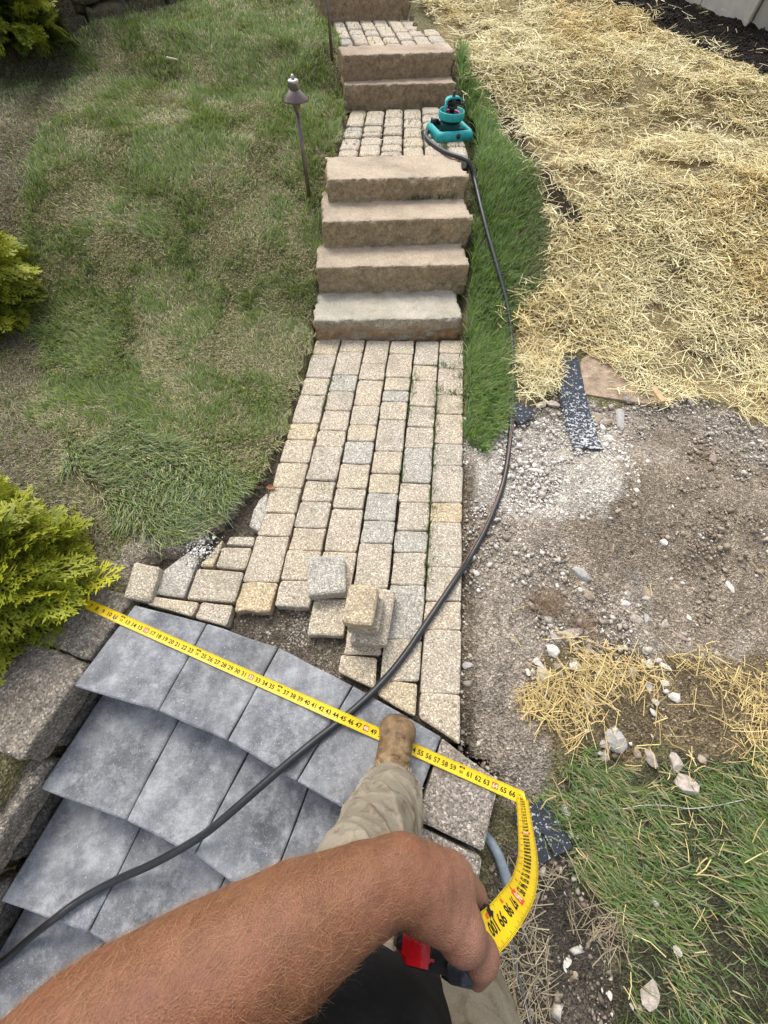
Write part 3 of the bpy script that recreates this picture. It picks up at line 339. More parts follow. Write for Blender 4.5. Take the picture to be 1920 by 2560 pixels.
lower=PATHP[(PATHP[:,1]<1.96)]; sheet('paving_bed',lower,-.05,GROUND,(.13,.11,.085))
# ------------------------------------------------------------------ the open patch of bedding (lower) is dug into the same bed
HOLE=np.array([(-.52,.30),(-.50,.36),(-.40,.345),(-.39,.38),(-.27,.36),(-.27,.30),(-.13,.28),(-.11,.17),(-.36,.225)])
# ------------------------------------------------------------------ rough stone blocks
def box_grid(nx,ny,nz):
    bm=bmesh.new(); V={};
    def vid(i,j,k):
        if (i,j,k) not in V: V[(i,j,k)]=bm.verts.new((i/nx,j/ny,k/nz))
        return V[(i,j,k)]
    for i in range(nx):
        for j in range(ny):
            bm.faces.new([vid(i,j,nz),vid(i+1,j,nz),vid(i+1,j+1,nz),vid(i,j+1,nz)]); bm.faces.new([vid(i,j,0),vid(i,j+1,0),vid(i+1,j+1,0),vid(i+1,j,0)])
    for i in range(nx):
        for k in range(nz):
            bm.faces.new([vid(i,0,k),vid(i+1,0,k),vid(i+1,0,k+1),vid(i,0,k+1)]); bm.faces.new([vid(i,ny,k),vid(i,ny,k+1),vid(i+1,ny,k+1),vid(i+1,ny,k)])
    for j in range(ny):
        for k in range(nz):
            bm.faces.new([vid(0,j,k),vid(0,j,k+1),vid(0,j+1,k+1),vid(0,j+1,k)]); bm.faces.new([vid(nx,j,k),vid(nx,j+1,k),vid(nx,j+1,k+1),vid(nx,j,k+1)])
    bm.verts.index_update(); vs=np.array([v.co[:] for v in bm.verts]); fs=np.array([[v.index for v in f.verts] for f in bm.faces]); bm.free(); return vs,fs
def n3(P,s,o=0,oct=4):
    return np.array([mnoise.fractal(Vector((p[0]*s+o,p[1]*s-o,p[2]*s+2*o)),1.0,2.0,oct) for p in P])
def stone_block(name,fl,fr,bl,br,z0,z1,res,rnd,amp,mat,parent=None,seed=0,ampt=None,s1=9,slope=0.):
    """hexahedral block between the front edge fl-fr and the back edge bl-br with rounded edges and quarried faces"""
    fl,fr,bl,br=[np.array(p)[:2] for p in(fl,fr,bl,br)]; L=np.linalg.norm(fr-fl); Dp=np.linalg.norm(bl-fl); H=z1-z0
    V,Fq=box_grid(max(2,int(L/res)),max(2,int(Dp/res)),max(2,int(H/res)))
    # cluster the grid toward the edges so they round smoothly
    e=lambda t,l: t
    dim=np.array([L,Dp,H]); Q=V*dim; c=dim/2
    # rounding: pull onto rounded box
    q=np.clip(Q,rnd,dim-rnd); d=Q-q; ln=np.linalg.norm(d,axis=1); m=ln>1e-9
    Q[m]=q[m]+d[m]/ln[m][:,None]*rnd
    nrmv=np.where(m[:,None],d/np.maximum(ln,1e-9)[:,None],0); 
    for ax in range(3):
        lo=(V[:,ax]==0)&~m; hi=(V[:,ax]==1)&~m; nrmv[lo,ax]=-1; nrmv[hi,ax]=1
    nz=n3(Q,s1,seed*3.7,5); am=np.where(np.abs(nrmv[:,2])>.8,ampt if ampt is not None else amp*.3,amp); Q=Q+nrmv*(nz*am)[:,None]
    u=Q[:,0]/L; v=Q[:,1]/Dp
    xy=(fl[None]*(1-u)[:,None]+fr[None]*u[:,None])*(1-v)[:,None]+(bl[None]*(1-u)[:,None]+br[None]*u[:,None])*v[:,None]
    return mesh(name,np.c_[xy,z0+Q[:,2]+slope*v],Fq,mat,parent,True)
labs=['weathered pale stone step with rust veins, lowest of the flight','buff sandstone step, second up from the paver walkway','tan rough-faced sandstone step, third up from the paver walkway','chipped sandstone step that the hose crosses, top of the lower flight','brown sandstone step, lower of the upper pair','brown sandstone step, upper of the upper pair','sandstone step beyond the upper landing at the top of the picture']
for i,s in enumerate(ST):
    f=np.array(s['f'])[:,:2]; b=np.array(s['b'])[:,:2]; dl=f[1]-f[0]
    # square up: the block runs back from its front edge
    d=nrm(dl); nn=np.array([-d[1],d[0]]); dep={0:.38,1:.36,2:.36,3:.30,4:.32,5:.22,6:.3}[i]
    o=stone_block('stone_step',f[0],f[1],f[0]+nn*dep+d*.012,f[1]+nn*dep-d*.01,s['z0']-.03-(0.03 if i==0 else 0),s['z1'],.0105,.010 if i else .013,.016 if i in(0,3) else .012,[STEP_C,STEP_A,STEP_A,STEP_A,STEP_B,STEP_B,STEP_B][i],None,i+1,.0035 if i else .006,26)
    tag(o,labs[i],'stone step','stone steps of the garden path')
# ------------------------------------------------------------------ grey slab staircase
stair=empty('slab_staircase',(-.4,-.2,0),'dusty blue grey slab staircase curving down beside the block wall','staircase')
def seam_int(a,b,t): return np.array(a)*(1-t)+np.array(b)*t
B1,F1=[[np.array(p)[:2] for p in q] for q in D['T1']]
F1[4]=np.array([.118,-.258]); F1[3]=np.array([-.203,-.150])
def tread(back,front,z,name='slab'):
    for i in range(len(back)-1):
        piece(name,[back[i],back[i+1],front[i+1],front[i]],z+rng.normal(0,.0006),.045,SLAB,stair,.0022,3,.0009,.003,.0035)
tread(B1,F1,0.)
# lower treads: front edges measured, backs run in under the tread above
f2=[np.array(p)[:2] for p in D['T2'][0]]; f2=f2+[f2[-1]+np.array([.235,-.088]),f2[-1]+np.array([.49,-.205])]; f2[0]=f2[0]+np.array([-.01,0])
b2=[p+np.array([.075,.31]) if i==0 else p+np.array([.075,.31]) for i,p in enumerate(f2)]
b2[1]=f2[1]+ (np.array(D['T2'][1][0])[:2]-f2[1])*1.22; b2[2]=f2[2]+(np.array(D['T2'][1][1])[:2]-f2[2])*1.15
tread(b2,f2,-.15)
f3=[np.array(p)[:2] for p in D['T3'][0]]; f3=[f3[0]+np.array([-.01,0]),f3[1],f3[2]+np.array([.02,-.012])]; f3=f3+[f3[-1]+np.array([.25,-.10]),f3[-1]+np.array([.5,-.23])]
b3=[p+np.array([.07,.33]) for p in f3]; b3[1]=f3[1]+(np.array(D['T3'][1][0])[:2]-f3[1])*1.24
s3=nrm(np.array(D['T3'][1][1])[:2]-np.array(D['T3'][2][0])[:2]); b3[2]=f3[2]+s3*.33
tread(b3,f3,-.30)
f4=[p+np.array([-.06,-.31]) for p in f3]; b4=[p+np.array([.07,.335]) for p in f4]; tread(b4,f4,-.45)
f5=[p+np.array([-.06,-.31]) for p in f4]; b5=[p+np.array([.07,.335]) for p in f5]; tread(b5,f5,-.60)
RIS=plain('riser_concrete',(.12,.12,.125),.9,.2,30,.4,80,.006)
for (fr_,z) in ((F1,0.),(f2,-.15),(f3,-.30),(f4,-.45)):
    m=MB(); pts=[p+np.array([.02,.055]) for p in fr_]
    for i in range(len(pts)-1):
        a,b=pts[i],pts[i+1]; k=np.array([.03,.12])
        V=[(*a,z-.2),(*b,z-.2),(*b,z-.0455),(*a,z-.0455),(*(a+k),z-.2),(*(b+k),z-.2),(*(b+k),z-.0455),(*(a+k),z-.0455)]
        m.add(V,[(0,1,2,3),(5,4,7,6),(3,2,6,7),(0,4,5,1),(0,3,7,4),(1,5,6,2)])
    m.build('riser',RIS,stair)
# right-hand border of the staircase
chk=empty('stair_border',(.27,-.1,0),'row of tan aggregate blocks along the open side of the slab staircase','border')
piece('border_block',D['CHEEK'][0],-.002,.17,CHK,chk,.002,3,.0012,.006,.005)
piece('border_block',D['CHEEK'][1],-.004,.17,CHK,chk,.003,3,.0012,.006,.005)
piece('border_block',[(.085,-.385),(.28,-.42),(.22,-.60),(.03,-.56)],-.03,.17,CHK,chk,.004,3,.0012,.006,.005)
for k,(P,z) in enumerate((([(.15,-.02),(.385,-.11),(.27,-.43),(.08,-.40)],-.175),([(.09,-.37),(.27,-.41),(.2,-.9),(.0,-.9)],-.33))):
    piece('border_block',P,z,.30,WBLK,chk,.006,4,.002,.008,.006)
# ------------------------------------------------------------------ block retaining wall on the left of the staircase
rw=empty('retaining_wall',(-1.1,-.2,-.3),'block retaining wall with rounded cap stones stepping down beside the grey stairs','wall')
def wl(y): return -.9655+.225*(y-.02)                 # wall face line x(y)
def wblock(name,y0,y1,z0,z1,dep,mat,seed,rnd=.02,amp=.016,off=0.,slope=0.):
    fl=np.array([wl(y1)+off,y1]); fr=np.array([wl(y0)+off,y0]); n_=nrm(np.array([-1,.225]))
    return stone_block(name,fr,fl,fr+n_*dep,fl+n_*dep,z0,z1,.011,rnd,amp,mat,rw,seed,amp*.5,24,slope)
wblock('cap_stone',.098,.318,-.105,.004,.20,WCAP,31,.006,.008)
wblock('cap_stone',-.185,.090,-.110,.006,.25,WCAP,32,.011,.008,.004)
wblock('cap_stone',-.52,-.192,-.235,-.115,.42,WCAP,33,.013,.008,.006)
wblock('cap_stone',-.88,-.53,-.36,-.245,.4,WCAP,34,.015,.008,.004)
sd_=40
for r,(zt,y_hi) in enumerate(((-.112,.33),(-.237,.33),(-.362,.1),(-.487,-.2),(-.60,-.4))):
    y=y_hi-.03*r
    while y>-1.3:
        L=random.uniform(.2,.34); top=zt-.004; cap=(-.112 if y-L*.5>-.19 else -.237 if y-L*.5>-.525 else -.362)
        if top<=cap+.002: sd_+=1; wblock('wall_block',y-L+.006,y,zt-.121,top,.17,WBLK,sd_,.007,.010,.002+.006*random.random())
        y-=L
# ------------------------------------------------------------------ blades, straw, pebbles: arrays of small real faces
def scatter(n,x0,x1,y0,y1): return rng.uniform(x0,x1,n),rng.uniform(y0,y1,n)
def blades(name,x,y,z,L,wd,az,lean,col,mat,curl=.5,parent=None,label=None):
    """five-vertex blades: root pair, mid pair, tip"""
    n=len(x); dx,dy=np.cos(az),np.sin(az); sx,sy=-dy,dx
    h=L*np.cos(lean); r=L*np.sin(lean); h1=h*.58; r1=r*.42*(1-curl*.3)
    V=np.empty((n,5,3)); o=np.stack([x,y,z],1)
    sw=np.stack([sx,sy,np.zeros(n)],1)*(wd*.5)[:,None]; d=np.stack([dx,dy,np.zeros(n)],1)
    V[:,0]=o-sw; V[:,1]=o+sw; m=o+d*r1[:,None]; m[:,2]+=h1; V[:,2]=m+sw*.85; V[:,3]=m-sw*.85
    t=o+d*r[:,None]; t[:,2]+=h*(1-.25*curl*np.sin(lean)); V[:,4]=t
    b=np.arange(n)[:,None]*5; q=b+np.array([[0,1,2,3]]); tr=b+np.array([[3,2,4]])
    c=np.repeat(col[:,None],5,1); 
    ob=mesh(name,V.reshape(-1,3),[q,tr],mat,parent,False,c.reshape(-1,3)); return tag(ob,kind='stuff',label=label)
def dens(x,y,near=2.2,far=6.0,lo=.45):
    d=np.hypot(x,y); return np.clip(1-(d-near)/(far-near)*(1-lo),lo,1)
def jitc(base,n,v=.25,h=.06):
    c=np.asarray(base,float)*np.ones((n,3)); k=1+rng.normal(0,v,n)[:,None]; return np.clip(c*np.clip(k,.35,1.9)*(1+rng.normal(0,h,(n,3))),.005,.95)
def lerp(a,b,t): return np.asarray(a)*(1-t)[:,None]+np.asarray(b)*t[:,None]
DSWP=np.array([(-4.6,4.75),(-3.6,4.33),(-2.62,3.89),(-1.96,4.66),(-2.0,5.2),(-5,7.5)])
# lawn on the left
def lawn():
    X,Y,Z=[],[],[]; n=620000
    x,y=scatter(n,-4.,-.2,.2,6.6)
    pw=np.interp(y,[0,.45,.55,.7,.9,1.05,1.8,1.9,2.9,3.5,4.0,4.5,5.2,6.6],[-1.02,-.95,-.77,-.665,-.585,-.545,-.54,-.56,-.57,-.62,-.665,-.93,-.98,-1.3])+.015*np.sin(y*23)+.012*np.sin(y*61)
    ok=(x<pw)&(y>.45-(x+.8)*.0)&(rng.random(n)<dens(x,y))
    ok&=~inpoly(x,y,DSWP)                                                          # behind the dry stone wall
    ok&=(np.abs(x/np.maximum(y+1.1,.2))<1.25)
    x,y=x[ok],y[ok]
    g=fbm(x,y,2.2,41,4); g2=fbm(x,y,7,42,4); g3=fbm(x,y,.8,43,2)
    th=reg('thatch',x,y,.12,3); ta=reg('tallgrass',x,y,.08,4); ba=reg('bareedge',x,y,.05,5)
    g4=fbm(x,y,15,46,3); green=np.clip((g-.40)*1.7+(g2-.5)*2.6+(g4-.5)*1.8+(g3-.5)*.8+.40+.25*np.exp(-((x-pw[ok])/.25)**2),0,1); green=np.where(ta,np.maximum(green,.85),green); green=np.where(th,green*.25,green)
    keep=rng.random(len(x))<np.where(ba,.5,np.where(th,.55,.72+.4*np.clip(g2*1.6-.1,0,1)+.2*green)); x,y,green,g2,ta,th=x[keep],y[keep],green[keep],g2[keep],ta[keep],th[keep]
    n=len(x); dead=rng.random(n)>(.34+.58*green)
    L=rng.uniform(.018,.042,n)*(.8+.6*green); L=np.where(ta,rng.uniform(.05,.11,n),L)
    lean=np.clip(rng.normal(.75,.28,n),.1,1.4); lean=np.where(dead,np.clip(rng.normal(1.15,.25,n),.4,1.5),lean); lean=np.where(ta,np.clip(rng.normal(1.05,.22,n),.4,1.45),lean)
    fl=fbm(x,y,2.5,44,2)*12; az=fl+rng.normal(0,.9,n); az=np.where(ta,-.55+rng.normal(0,.45,n)+2.2*(fbm(x,y,5,45,2)-.5),az)
    cg=lerp((.115,.175,.036),(.32,.41,.10),rng.random(n)**1.2); cb=lerp((.17,.23,.11),(.33,.40,.21),rng.random(n))
    cg=np.where((rng.random(n)<.25+.4*ta)[:,None],cb,cg); cd_=lerp((.30,.265,.15),(.66,.59,.38),rng.random(n))
    col=np.where(dead[:,None],cd_,cg)*(1+rng.normal(0,.12,(n,1))); col=np.clip(col,.01,.9)*np.where(th,.85,1.08)[:,None]
    wd=rng.uniform(.0020,.0042,n)*np.interp(np.hypot(x,y),[1,5],[.9,1.4])
    z=terrain(x,y)-.004
    blades('lawn_grass',x,y,z,L,wd,az,lean,col,BLADE,label='patchy lawn of green and straw coloured grass left of the steps')
lawn()
def strip():
    x,y=scatter(230000,-.1,1.0,.4,5.2); m=reg('strip',x,y,.07,6)
    HP=np.array(D['HOSE'])[6:20,:2]; hx=np.interp(y,HP[::-1,1],HP[::-1,0]); m&=~((np.abs(x-hx)<.022)&(y<2.95)&(rng.random(len(x))<.85))
    # keep the stone steps clear
    sx=np.interp(y,[0,1.9,2.2,2.45,2.67,2.96,3.1,3.5,3.8,3.95,4.12,4.3],[.295,.28,.275,.272,.262,.25,.27,.25,.115,.11,.07,.05])
    m&=x>sx+.006*np.sin(y*40); x,y=x[m],y[m]; n=len(x); g=fbm(x,y,5,51,3); edge=np.clip((x-np.interp(y,[.4,2,3,4,5],[.36,.42,.5,.3,.1]))*4,0,1)
    dry=rng.random(n)<.08+.6*np.clip(edge*1.1*(g+.2),0,1)
    L=rng.uniform(.045,.105,n)*(1-.35*edge); lean=np.clip(rng.normal(.75,.25,n),.1,1.4); az=rng.normal(.5,1.1,n)+3*(g-.5)
    cg=lerp((.10,.20,.036),(.29,.43,.10),rng.random(n)**1.2); cb=lerp((.18,.25,.12),(.34,.41,.22),rng.random(n)); cg=np.where((rng.random(n)<.2+.45*edge)[:,None],cb,cg)
    col=np.where(dry[:,None],lerp((.25,.22,.10),(.48,.42,.24),rng.random(n)),cg)
    blades('verge_grass',x,y,terrain(x,y)-.006,L,rng.uniform(.0025,.0045,n)*np.interp(y,[1,5],[1,1.7]),az,lean,col,BLADE,label='long green grass strip along the right side of the steps')
strip()
def lowgrass():
    x,y=scatter(210000,.25,2.6,-1.6,.6); m=reg('grass2',x,y,.16,7)&(x>.32); g=fbm(x,y,4,61,4); m&=rng.random(len(x))<np.clip((g-.38)*4,.05,1); x,y,g=x[m],y[m],g[m]; n=len(x)
    dry=rng.random(n)<.24; L=rng.uniform(.02,.075,n); lean=np.clip(rng.normal(1.05,.28,n),.2,1.5); az=-.5+rng.normal(0,.9,n)+4*(fbm(x,y,3,62,2)-.5)
    cg=lerp((.075,.14,.03),(.20,.30,.08),rng.random(n)**1.3); cb=lerp((.15,.21,.10),(.28,.35,.19),rng.random(n)); cg=np.where((rng.random(n)<.3)[:,None],cb,cg)
    col=np.where(dry[:,None],lerp((.3,.25,.12),(.52,.44,.24),rng.random(n)),cg)
    blades('trampled_grass',x,y,terrain(x,y)-.004,L,rng.uniform(.0022,.0044,n),az,lean,col,BLADE,label='trampled green grass patch at the lower right corner')
    # weeds in joints
    ds=[(.142,.5,1.55,5),(.013,1.30,1.62,4),(.26,1.40,1.9,3),(.013,.9,1.1,3),(-.40,1.3,1.5,3),(-.30,.8,1.0,2)]
    X=[];Y=[]
    for (xx,a,b,k) in ds:
        m_=int(k*38*(b-a)*2); X.append(rng.normal(xx,.006,m_)); Y.append(rng.uniform(a,b,m_))
    for (cx,cy,k) in ((.20,1.69,40),(.15,1.70,30),(.22,1.50,45),(.17,1.505,30),(-.36,1.51,30),(.26,1.62,25),(-.25,1.90,26),(-.42,1.87,24)):
        X.append(rng.normal(cx,.022,k)); Y.append(rng.normal(cy,.008,k))
    x=np.concatenate(X);y=np.concatenate(Y);n=len(x)
    blades('joint_weeds',x,y,np.full(n,-.02),rng.uniform(.03,.06,n),np.full(n,.003),rng.uniform(0,6.28,n),rng.uniform(.1,.9,n),lerp((.07,.13,.03),(.17,.24,.07),rng.random(n)),BLADE,label='small weeds growing in the joints of the pavers')
    x=np.concatenate([rng.normal(-.36,.02,40),rng.uniform(-.6,.2,200),rng.uniform(-.85,-.33,70),rng.normal(.0,.09,60),rng.normal(.05,.012,40)]); y=np.concatenate([rng.normal(4.78,.02,40),rng.uniform(3.0,3.6,200),rng.uniform(3.95,4.6,70),rng.normal(2.64,.012,60)+.0,rng.normal(3.02,.03,40)]); z=np.concatenate([np.full(40,.683),np.full(200,.45),np.full(70,.67),np.full(60,.367),np.full(40,.46)]); n=len(x)
    z[240:310]=.67; y[310:370]=2.625+.24*(x[310:370]-.05)
    blades('joint_weeds',x,y,z,rng.uniform(.03,.075,n)*np.where(np.arange(n)<40,2.0,.7),np.full(n,.004),rng.uniform(0,6.28,n),rng.uniform(.1,.9,n),lerp((.08,.13,.035),(.17,.22,.08),rng.random(n)),BLADE,label='sparse weeds between the pavers of the two upper landings')
lowgrass()
def straw(name,x,y,z,L,wd,az,pit,col,label):
    n=len(x); d=np.stack([np.cos(az)*np.cos(pit),np.sin(az)*np.cos(pit),np.sin(pit)],1); s=np.stack([-np.sin(az),np.cos(az),rng.normal(0,.5,n)],1); s/=np.linalg.norm(s,axis=1)[:,None]
    up=np.cross(d,s); o=np.stack([x,y,z],1); bend=rng.normal(0,.06,n)*L
    V=np.empty((n,6,3)); hw=(wd*.5)[:,None]
    for k,t in enumerate((-.5,0.,.5)):
        c=o+d*(L*t)[:,None]+(s*bend[:,None]+up*(.02*L)[:,None])*(1-abs(t)*2)
        V[:,2*k]=c-s*hw; V[:,2*k+1]=c+s*hw
    V[:,:,2]=np.maximum(V[:,:,2],z[:,None]-.012)
    b=np.arange(n)[:,None]*6; q=np.concatenate([b+np.array([[0,1,3,2]]),b+np.array([[2,3,5,4]])],1).reshape(-1,4)
    o=mesh(name,V.reshape(-1,3),[q],STRAWM,None,False,np.repeat(col[:,None],6,1).reshape(-1,3)); return tag(o,kind='stuff',label=label)
def strawcol(x,y,n):
    g=fbm(x,y,2.1,71,4); t=np.clip((g-.52)*2.0+rng.normal(0,.28,n)+.16,0,1)
    c=lerp((.80,.71,.43),(.68,.52,.22),t); return np.clip(c*(1+rng.normal(0,.17,(n,1))),.05,.92)
def lump(x,y): return .06*np.clip(fbm(x,y,3.1,72,4)-.42,0,1)*2.2+.05*np.clip(fbm(x,y,9,73,3)-.5,0,1)
def strawfield():
    x,y=scatter(330000,-.4,4.2,1.0,6.9); m=reg('straw',x,y,.06,8); keep=np.interp(np.hypot(x,y),[1.5,3,6.5],[1,.8,.55]); m&=rng.random(len(x))<keep
    # thinner over the dark soil strip
    ds=reg('darksoil',x,y,.05,9); m&=~(ds&(rng.random(len(x))<.88)); hole=fbm(x,y,4.5,74,4); m&=rng.random(len(x))<np.clip((hole-.34)*5,.10,1)
    m&=~(inpoly(x,y,PATHP)); x,y=x[m],y[m]; n=len(x); f=np.interp(np.hypot(x,y),[1.5,6],[1,1.5])
    z=terrain(x,y)+lump(x,y)*rng.random(n)**.5+rng.uniform(0,.018,n)
    straw('straw_mulch',x,y,z,np.clip(rng.lognormal(-2.65,.45,n),.02,.2),rng.uniform(.0018,.0042,n)*f,rng.uniform(0,6.28,n),rng.normal(0,.22,n),strawcol(x,y,n),'thick layer of golden straw spread over the seeded slope on the right')
    # scattered straw: beyond its edge, on mulch, verge, path
    x,y=scatter(52000,-.3,3.6,.9,6.5); big=np.array(REG['straw'])
    m=~reg('straw',x,y)&reg('straw',x,y,.22,10)&~inpoly(x,y,PATHP); mm=reg('mulch',x,y)&(rng.random(len(x))<.035); m|=mm; m|=reg('darksoil',x,y)&(rng.random(len(x))<.3); x,y=x[m],y[m]; n=len(x)
    straw('loose_straw',x,y,terrain(x,y)+.02+.03*rng.random(n),rng.uniform(.03,.12,n),rng.uniform(.002,.004,n)*1.2,rng.uniform(0,6.28,n),rng.normal(0,.25,n),strawcol(x,y,n),'stray straw along the edge of the straw covered slope')
    # lower patch
    x,y=scatter(60000,.3,2.6,-1.,.8); g=fbm(x,y,4,75,4); m=reg('straw2',x,y,.12,11)&(rng.random(len(x))<np.clip((g-.40)*2.6,.04,.7)); m|=reg('grass2',x,y,.1,12)&(rng.random(len(x))<.014); m|=reg('gravel',x,y)&(x>.4)&(rng.random(len(x))<.002)
    x,y=x[m],y[m]; n=len(x)
    straw('straw_patch',x,y,terrain(x,y)+.012+.03*rng.random(n),np.clip(rng.lognormal(-2.9,.5,n),.015,.2),rng.uniform(.0013,.0029,n),rng.uniform(0,6.28,n),rng.normal(0,.2,n),strawcol(x,y,n)*np.array([.86,.76,.58]),'thin straw patch strewn with stones near the measuring tape')
    # dead stems and roots in the dark dirt
    x,y=scatter(9000,.25,1.3,-1.5,.1); m=reg('blackdirt',x,y,.1,13)&(fbm(x,y,5,76,3)>.45); x,y=x[m],y[m]; n=len(x)
    straw('dead_stems',x,y,terrain(x,y)+.008+.02*rng.random(n),rng.uniform(.03,.10,n),rng.uniform(.0012,.0025,n),rng.uniform(0,6.28,n),rng.normal(0,.3,n),lerp((.25,.2,.12),(.5,.42,.28),rng.random(n)),'dry stems and roots on the dark dirt beside the stair border')
strawfield()
# angular pebbles
OV=np.array([(1,0,0),(.2,.9,.1),(-.9,.3,0),(-.4,-.85,.1),(.5,-.6,-.1),(.1,.1,.75),(-.1,0,-.7)]); OF=np.array([(0,1,5),(1,2,5),(2,3,5),(3,4,5),(4,0,5),(1,0,6),(2,1,6),(3,2,6),(4,3,6),(0,4,6)])
def pebbles(name,x,y,z,s,col,label):
    n=len(x); V=OV[None]*(s[:,None,None])*(1+rng.normal(0,.22,(n,7,1)))*np.stack([rng.uniform(.8,1.3,n),rng.uniform(.6,1.,n),rng.uniform(.45,.9,n)],1)[:,None,:]
    a=rng.uniform(0,6.28,n); ca,sa=np.cos(a)[:,None],np.sin(a)[:,None]; X=V[:,:,0]*ca-V[:,:,1]*sa; Y=V[:,:,0]*sa+V[:,:,1]*ca; t=rng.normal(0,.4,n)[:,None]; Z=V[:,:,2]+X*np.sin(t)*.6
    P=np.stack([X+x[:,None],Y+y[:,None],Z+z[:,None]],-1); f=(np.arange(n)[:,None,None]*7+OF[None]).reshape(-1,3)
    o=mesh(name,P.reshape(-1,3),[f],PEB,None,False,np.repeat(col[:,None],7,1).reshape(-1,3)); return tag(o,kind='stuff',label=label)
def gravel():
    x,y=scatter(200000,.27,3.4,-.9,2.0); g=reg('gravel',x,y,.05,14); wh=reg('white',x,y,.18,15); br=reg('brown',x,y,.2,16); d=fbm(x,y,5,77,4)
    p=np.where(g,np.where(br,.34,np.where(wh,.85,.5)),0)*np.clip(.35+1.5*(d-.25),.1,1.3); p=np.where(reg('straw2',x,y)&~g,.05,p); p=np.where(reg('blackdirt',x,y,.05)&(x>.3),.22,p); e=(x>.285)&(x<.42)&(y>-.1)&(y<1.6); p=np.where(e,.35,p)
    m=rng.random(len(x))<p; x,y,wh,br=x[m],y[m],wh[m],br[m]; n=len(x); s=np.clip(rng.lognormal(-5.5,.58,n),.0016,.021)
    c=lerp((.26,.215,.165),(.60,.54,.46),rng.random(n)); cw=lerp((.48,.44,.38),(.84,.80,.74),rng.random(n)); cb=lerp((.20,.155,.11),(.46,.38,.29),rng.random(n))
    col=np.where((wh|(rng.random(n)<.13))[:,None],cw,np.where(br[:,None],cb,c)); col=np.where(((y<.1)&(rng.random(n)<.5))[:,None],cb*.7,col)
    pebbles('gravel',x,y,terrain(x,y)+s*.15+.006*(fbm(x,y,30,4,2)-.3),s,col,'crushed pale gravel and dirt heaped right of the paver walkway')
    # bedding grit in the open patch, along the lawn edge and on slabs
    x,y=scatter(6000,-.56,-.1,.14,.40); m=inpoly(x,y,np.array([(-.53,.29),(-.53,.36),(-.40,.36),(-.27,.38),(-.11,.30),(-.1,.12),(-.36,.215)])); x,y=x[m],y[m]; n=len(x); s=np.clip(rng.lognormal(-6.1,.45,n),.001,.007)
    pebbles('bedding_grit',x,y,np.full(n,-.052)+s*.3,s,lerp((.22,.19,.14),(.60,.55,.48),rng.random(n)**1.4),'loose bedding grit in the gap left by lifted pavers')
    x,y=scatter(9000,-1.0,-.5,.42,.95); m=reg('bareedge',x,y,.03,17)&~inpoly(x,y,PATHP)&(rng.random(len(x))<.30); x,y=x[m],y[m]
    k=240; x=np.concatenate([x,rng.normal(-.725,.034,k)]); y=np.concatenate([y,rng.normal(.535,.034,k)]); n=len(x); s=np.clip(rng.lognormal(-5.7,.5,n),.0015,.010); wht=np.arange(n)>=n-k
    col=np.where(wht[:,None],lerp((.5,.48,.44),(.82,.80,.76),rng.random(n)),lerp((.14,.12,.09),(.42,.38,.32),rng.random(n)))
    pebbles('edge_rubble',x,y,np.where(wht,.004,terrain(x,y)),s,col,'small white rubble between lawn edge and cut pavers')
    x,y=scatter(26000,.9,4.,4.2,6.6); m=reg('mulch',x,y); x,y=x[m],y[m]; n=len(x); s=np.clip(rng.lognormal(-4.9,.4,n),.004,.016); pebbles('soil_clods',x,y,terrain(x,y)+.05*(fbm(x,y,9,14,4)-.62)+s*.2,s,lerp((.018,.014,.011),(.06,.048,.038),rng.random(n)**1.5),'dark crumbly planting soil below the block wall')
    # mineral dust specks and bits on slabs and landings
    x=np.concatenate([rng.uniform(-.95,.1,60),rng.uniform(-.6,.0,26),rng.uniform(-.8,-.35,26)]); y=np.concatenate([rng.uniform(-.2,.2,60),rng.uniform(2.95,3.55,26),rng.uniform(4.0,4.5,26)]); z=np.concatenate([np.where(np.arange(60)>-1,.002,0),np.full(26,.470),np.full(26,.686)])
    t=(y[:60]< .27-.33*(x[:60]+.88)-.02)&(y[:60]>.06-.30*(x[:60]+.96)); kk=np.concatenate([t,np.ones(52,bool)]); x,y,z=x[kk],y[kk],z[kk]; n=len(x)
    pebbles('stray_chips',x,y,z,np.concatenate([rng.uniform(.0012,.003,n-52),rng.uniform(.004,.011,52)]),lerp((.5,.47,.42),(.8,.78,.74),rng.random(n)),'stray white chips on the slabs and landings')
gravel()
# individual stones
def rock(x,y,z,sx,sy,sz,rot,mat,seed,name='stone'):
    bm=bmesh.new(); bmesh.ops.create_icosphere(bm,subdivisions=2,radius=1); r=random.Random(seed)
    pl=[(nrm([r.gauss(0,1),r.gauss(0,1),r.gauss(0,1)]),r.uniform(.42,.78)) for _ in range(13)]
    ca,sa=math.cos(rot),math.sin(rot); V=[]
    for v in bm.verts:
        p=np.array(v.co[:])
        for n_,d in pl:
            k=p@n_-d
            if k>0: p=p-n_*k
        p=p*np.array([sx,sy,sz])*1.45; p=p*(1+.10*mnoise.noise(Vector(p*(22/ max(sx,.01)*.03))+Vector((seed,0,0))))
        V.append((x+p[0]*ca-p[1]*sa,y+p[0]*sa+p[1]*ca,z+p[2]))
    F=[[v.index for v in f.verts] for f in bm.faces]; bm.free()
    o=mesh(name,V,F,mat,None,False); return o
RK=[plain('limestone',(.66,.62,.55),.85,.25,60,.3,140,.003,.8),plain('brown_stone',(.36,.29,.22),.88,.2,60,.35,140,.003,.8),plain('grey_stone',(.40,.385,.36),.85,.25,70,.3,140,.003,.8),plain('pink_granite',(.46,.395,.34),.85,.25,90,.4,140,.003,.8)]
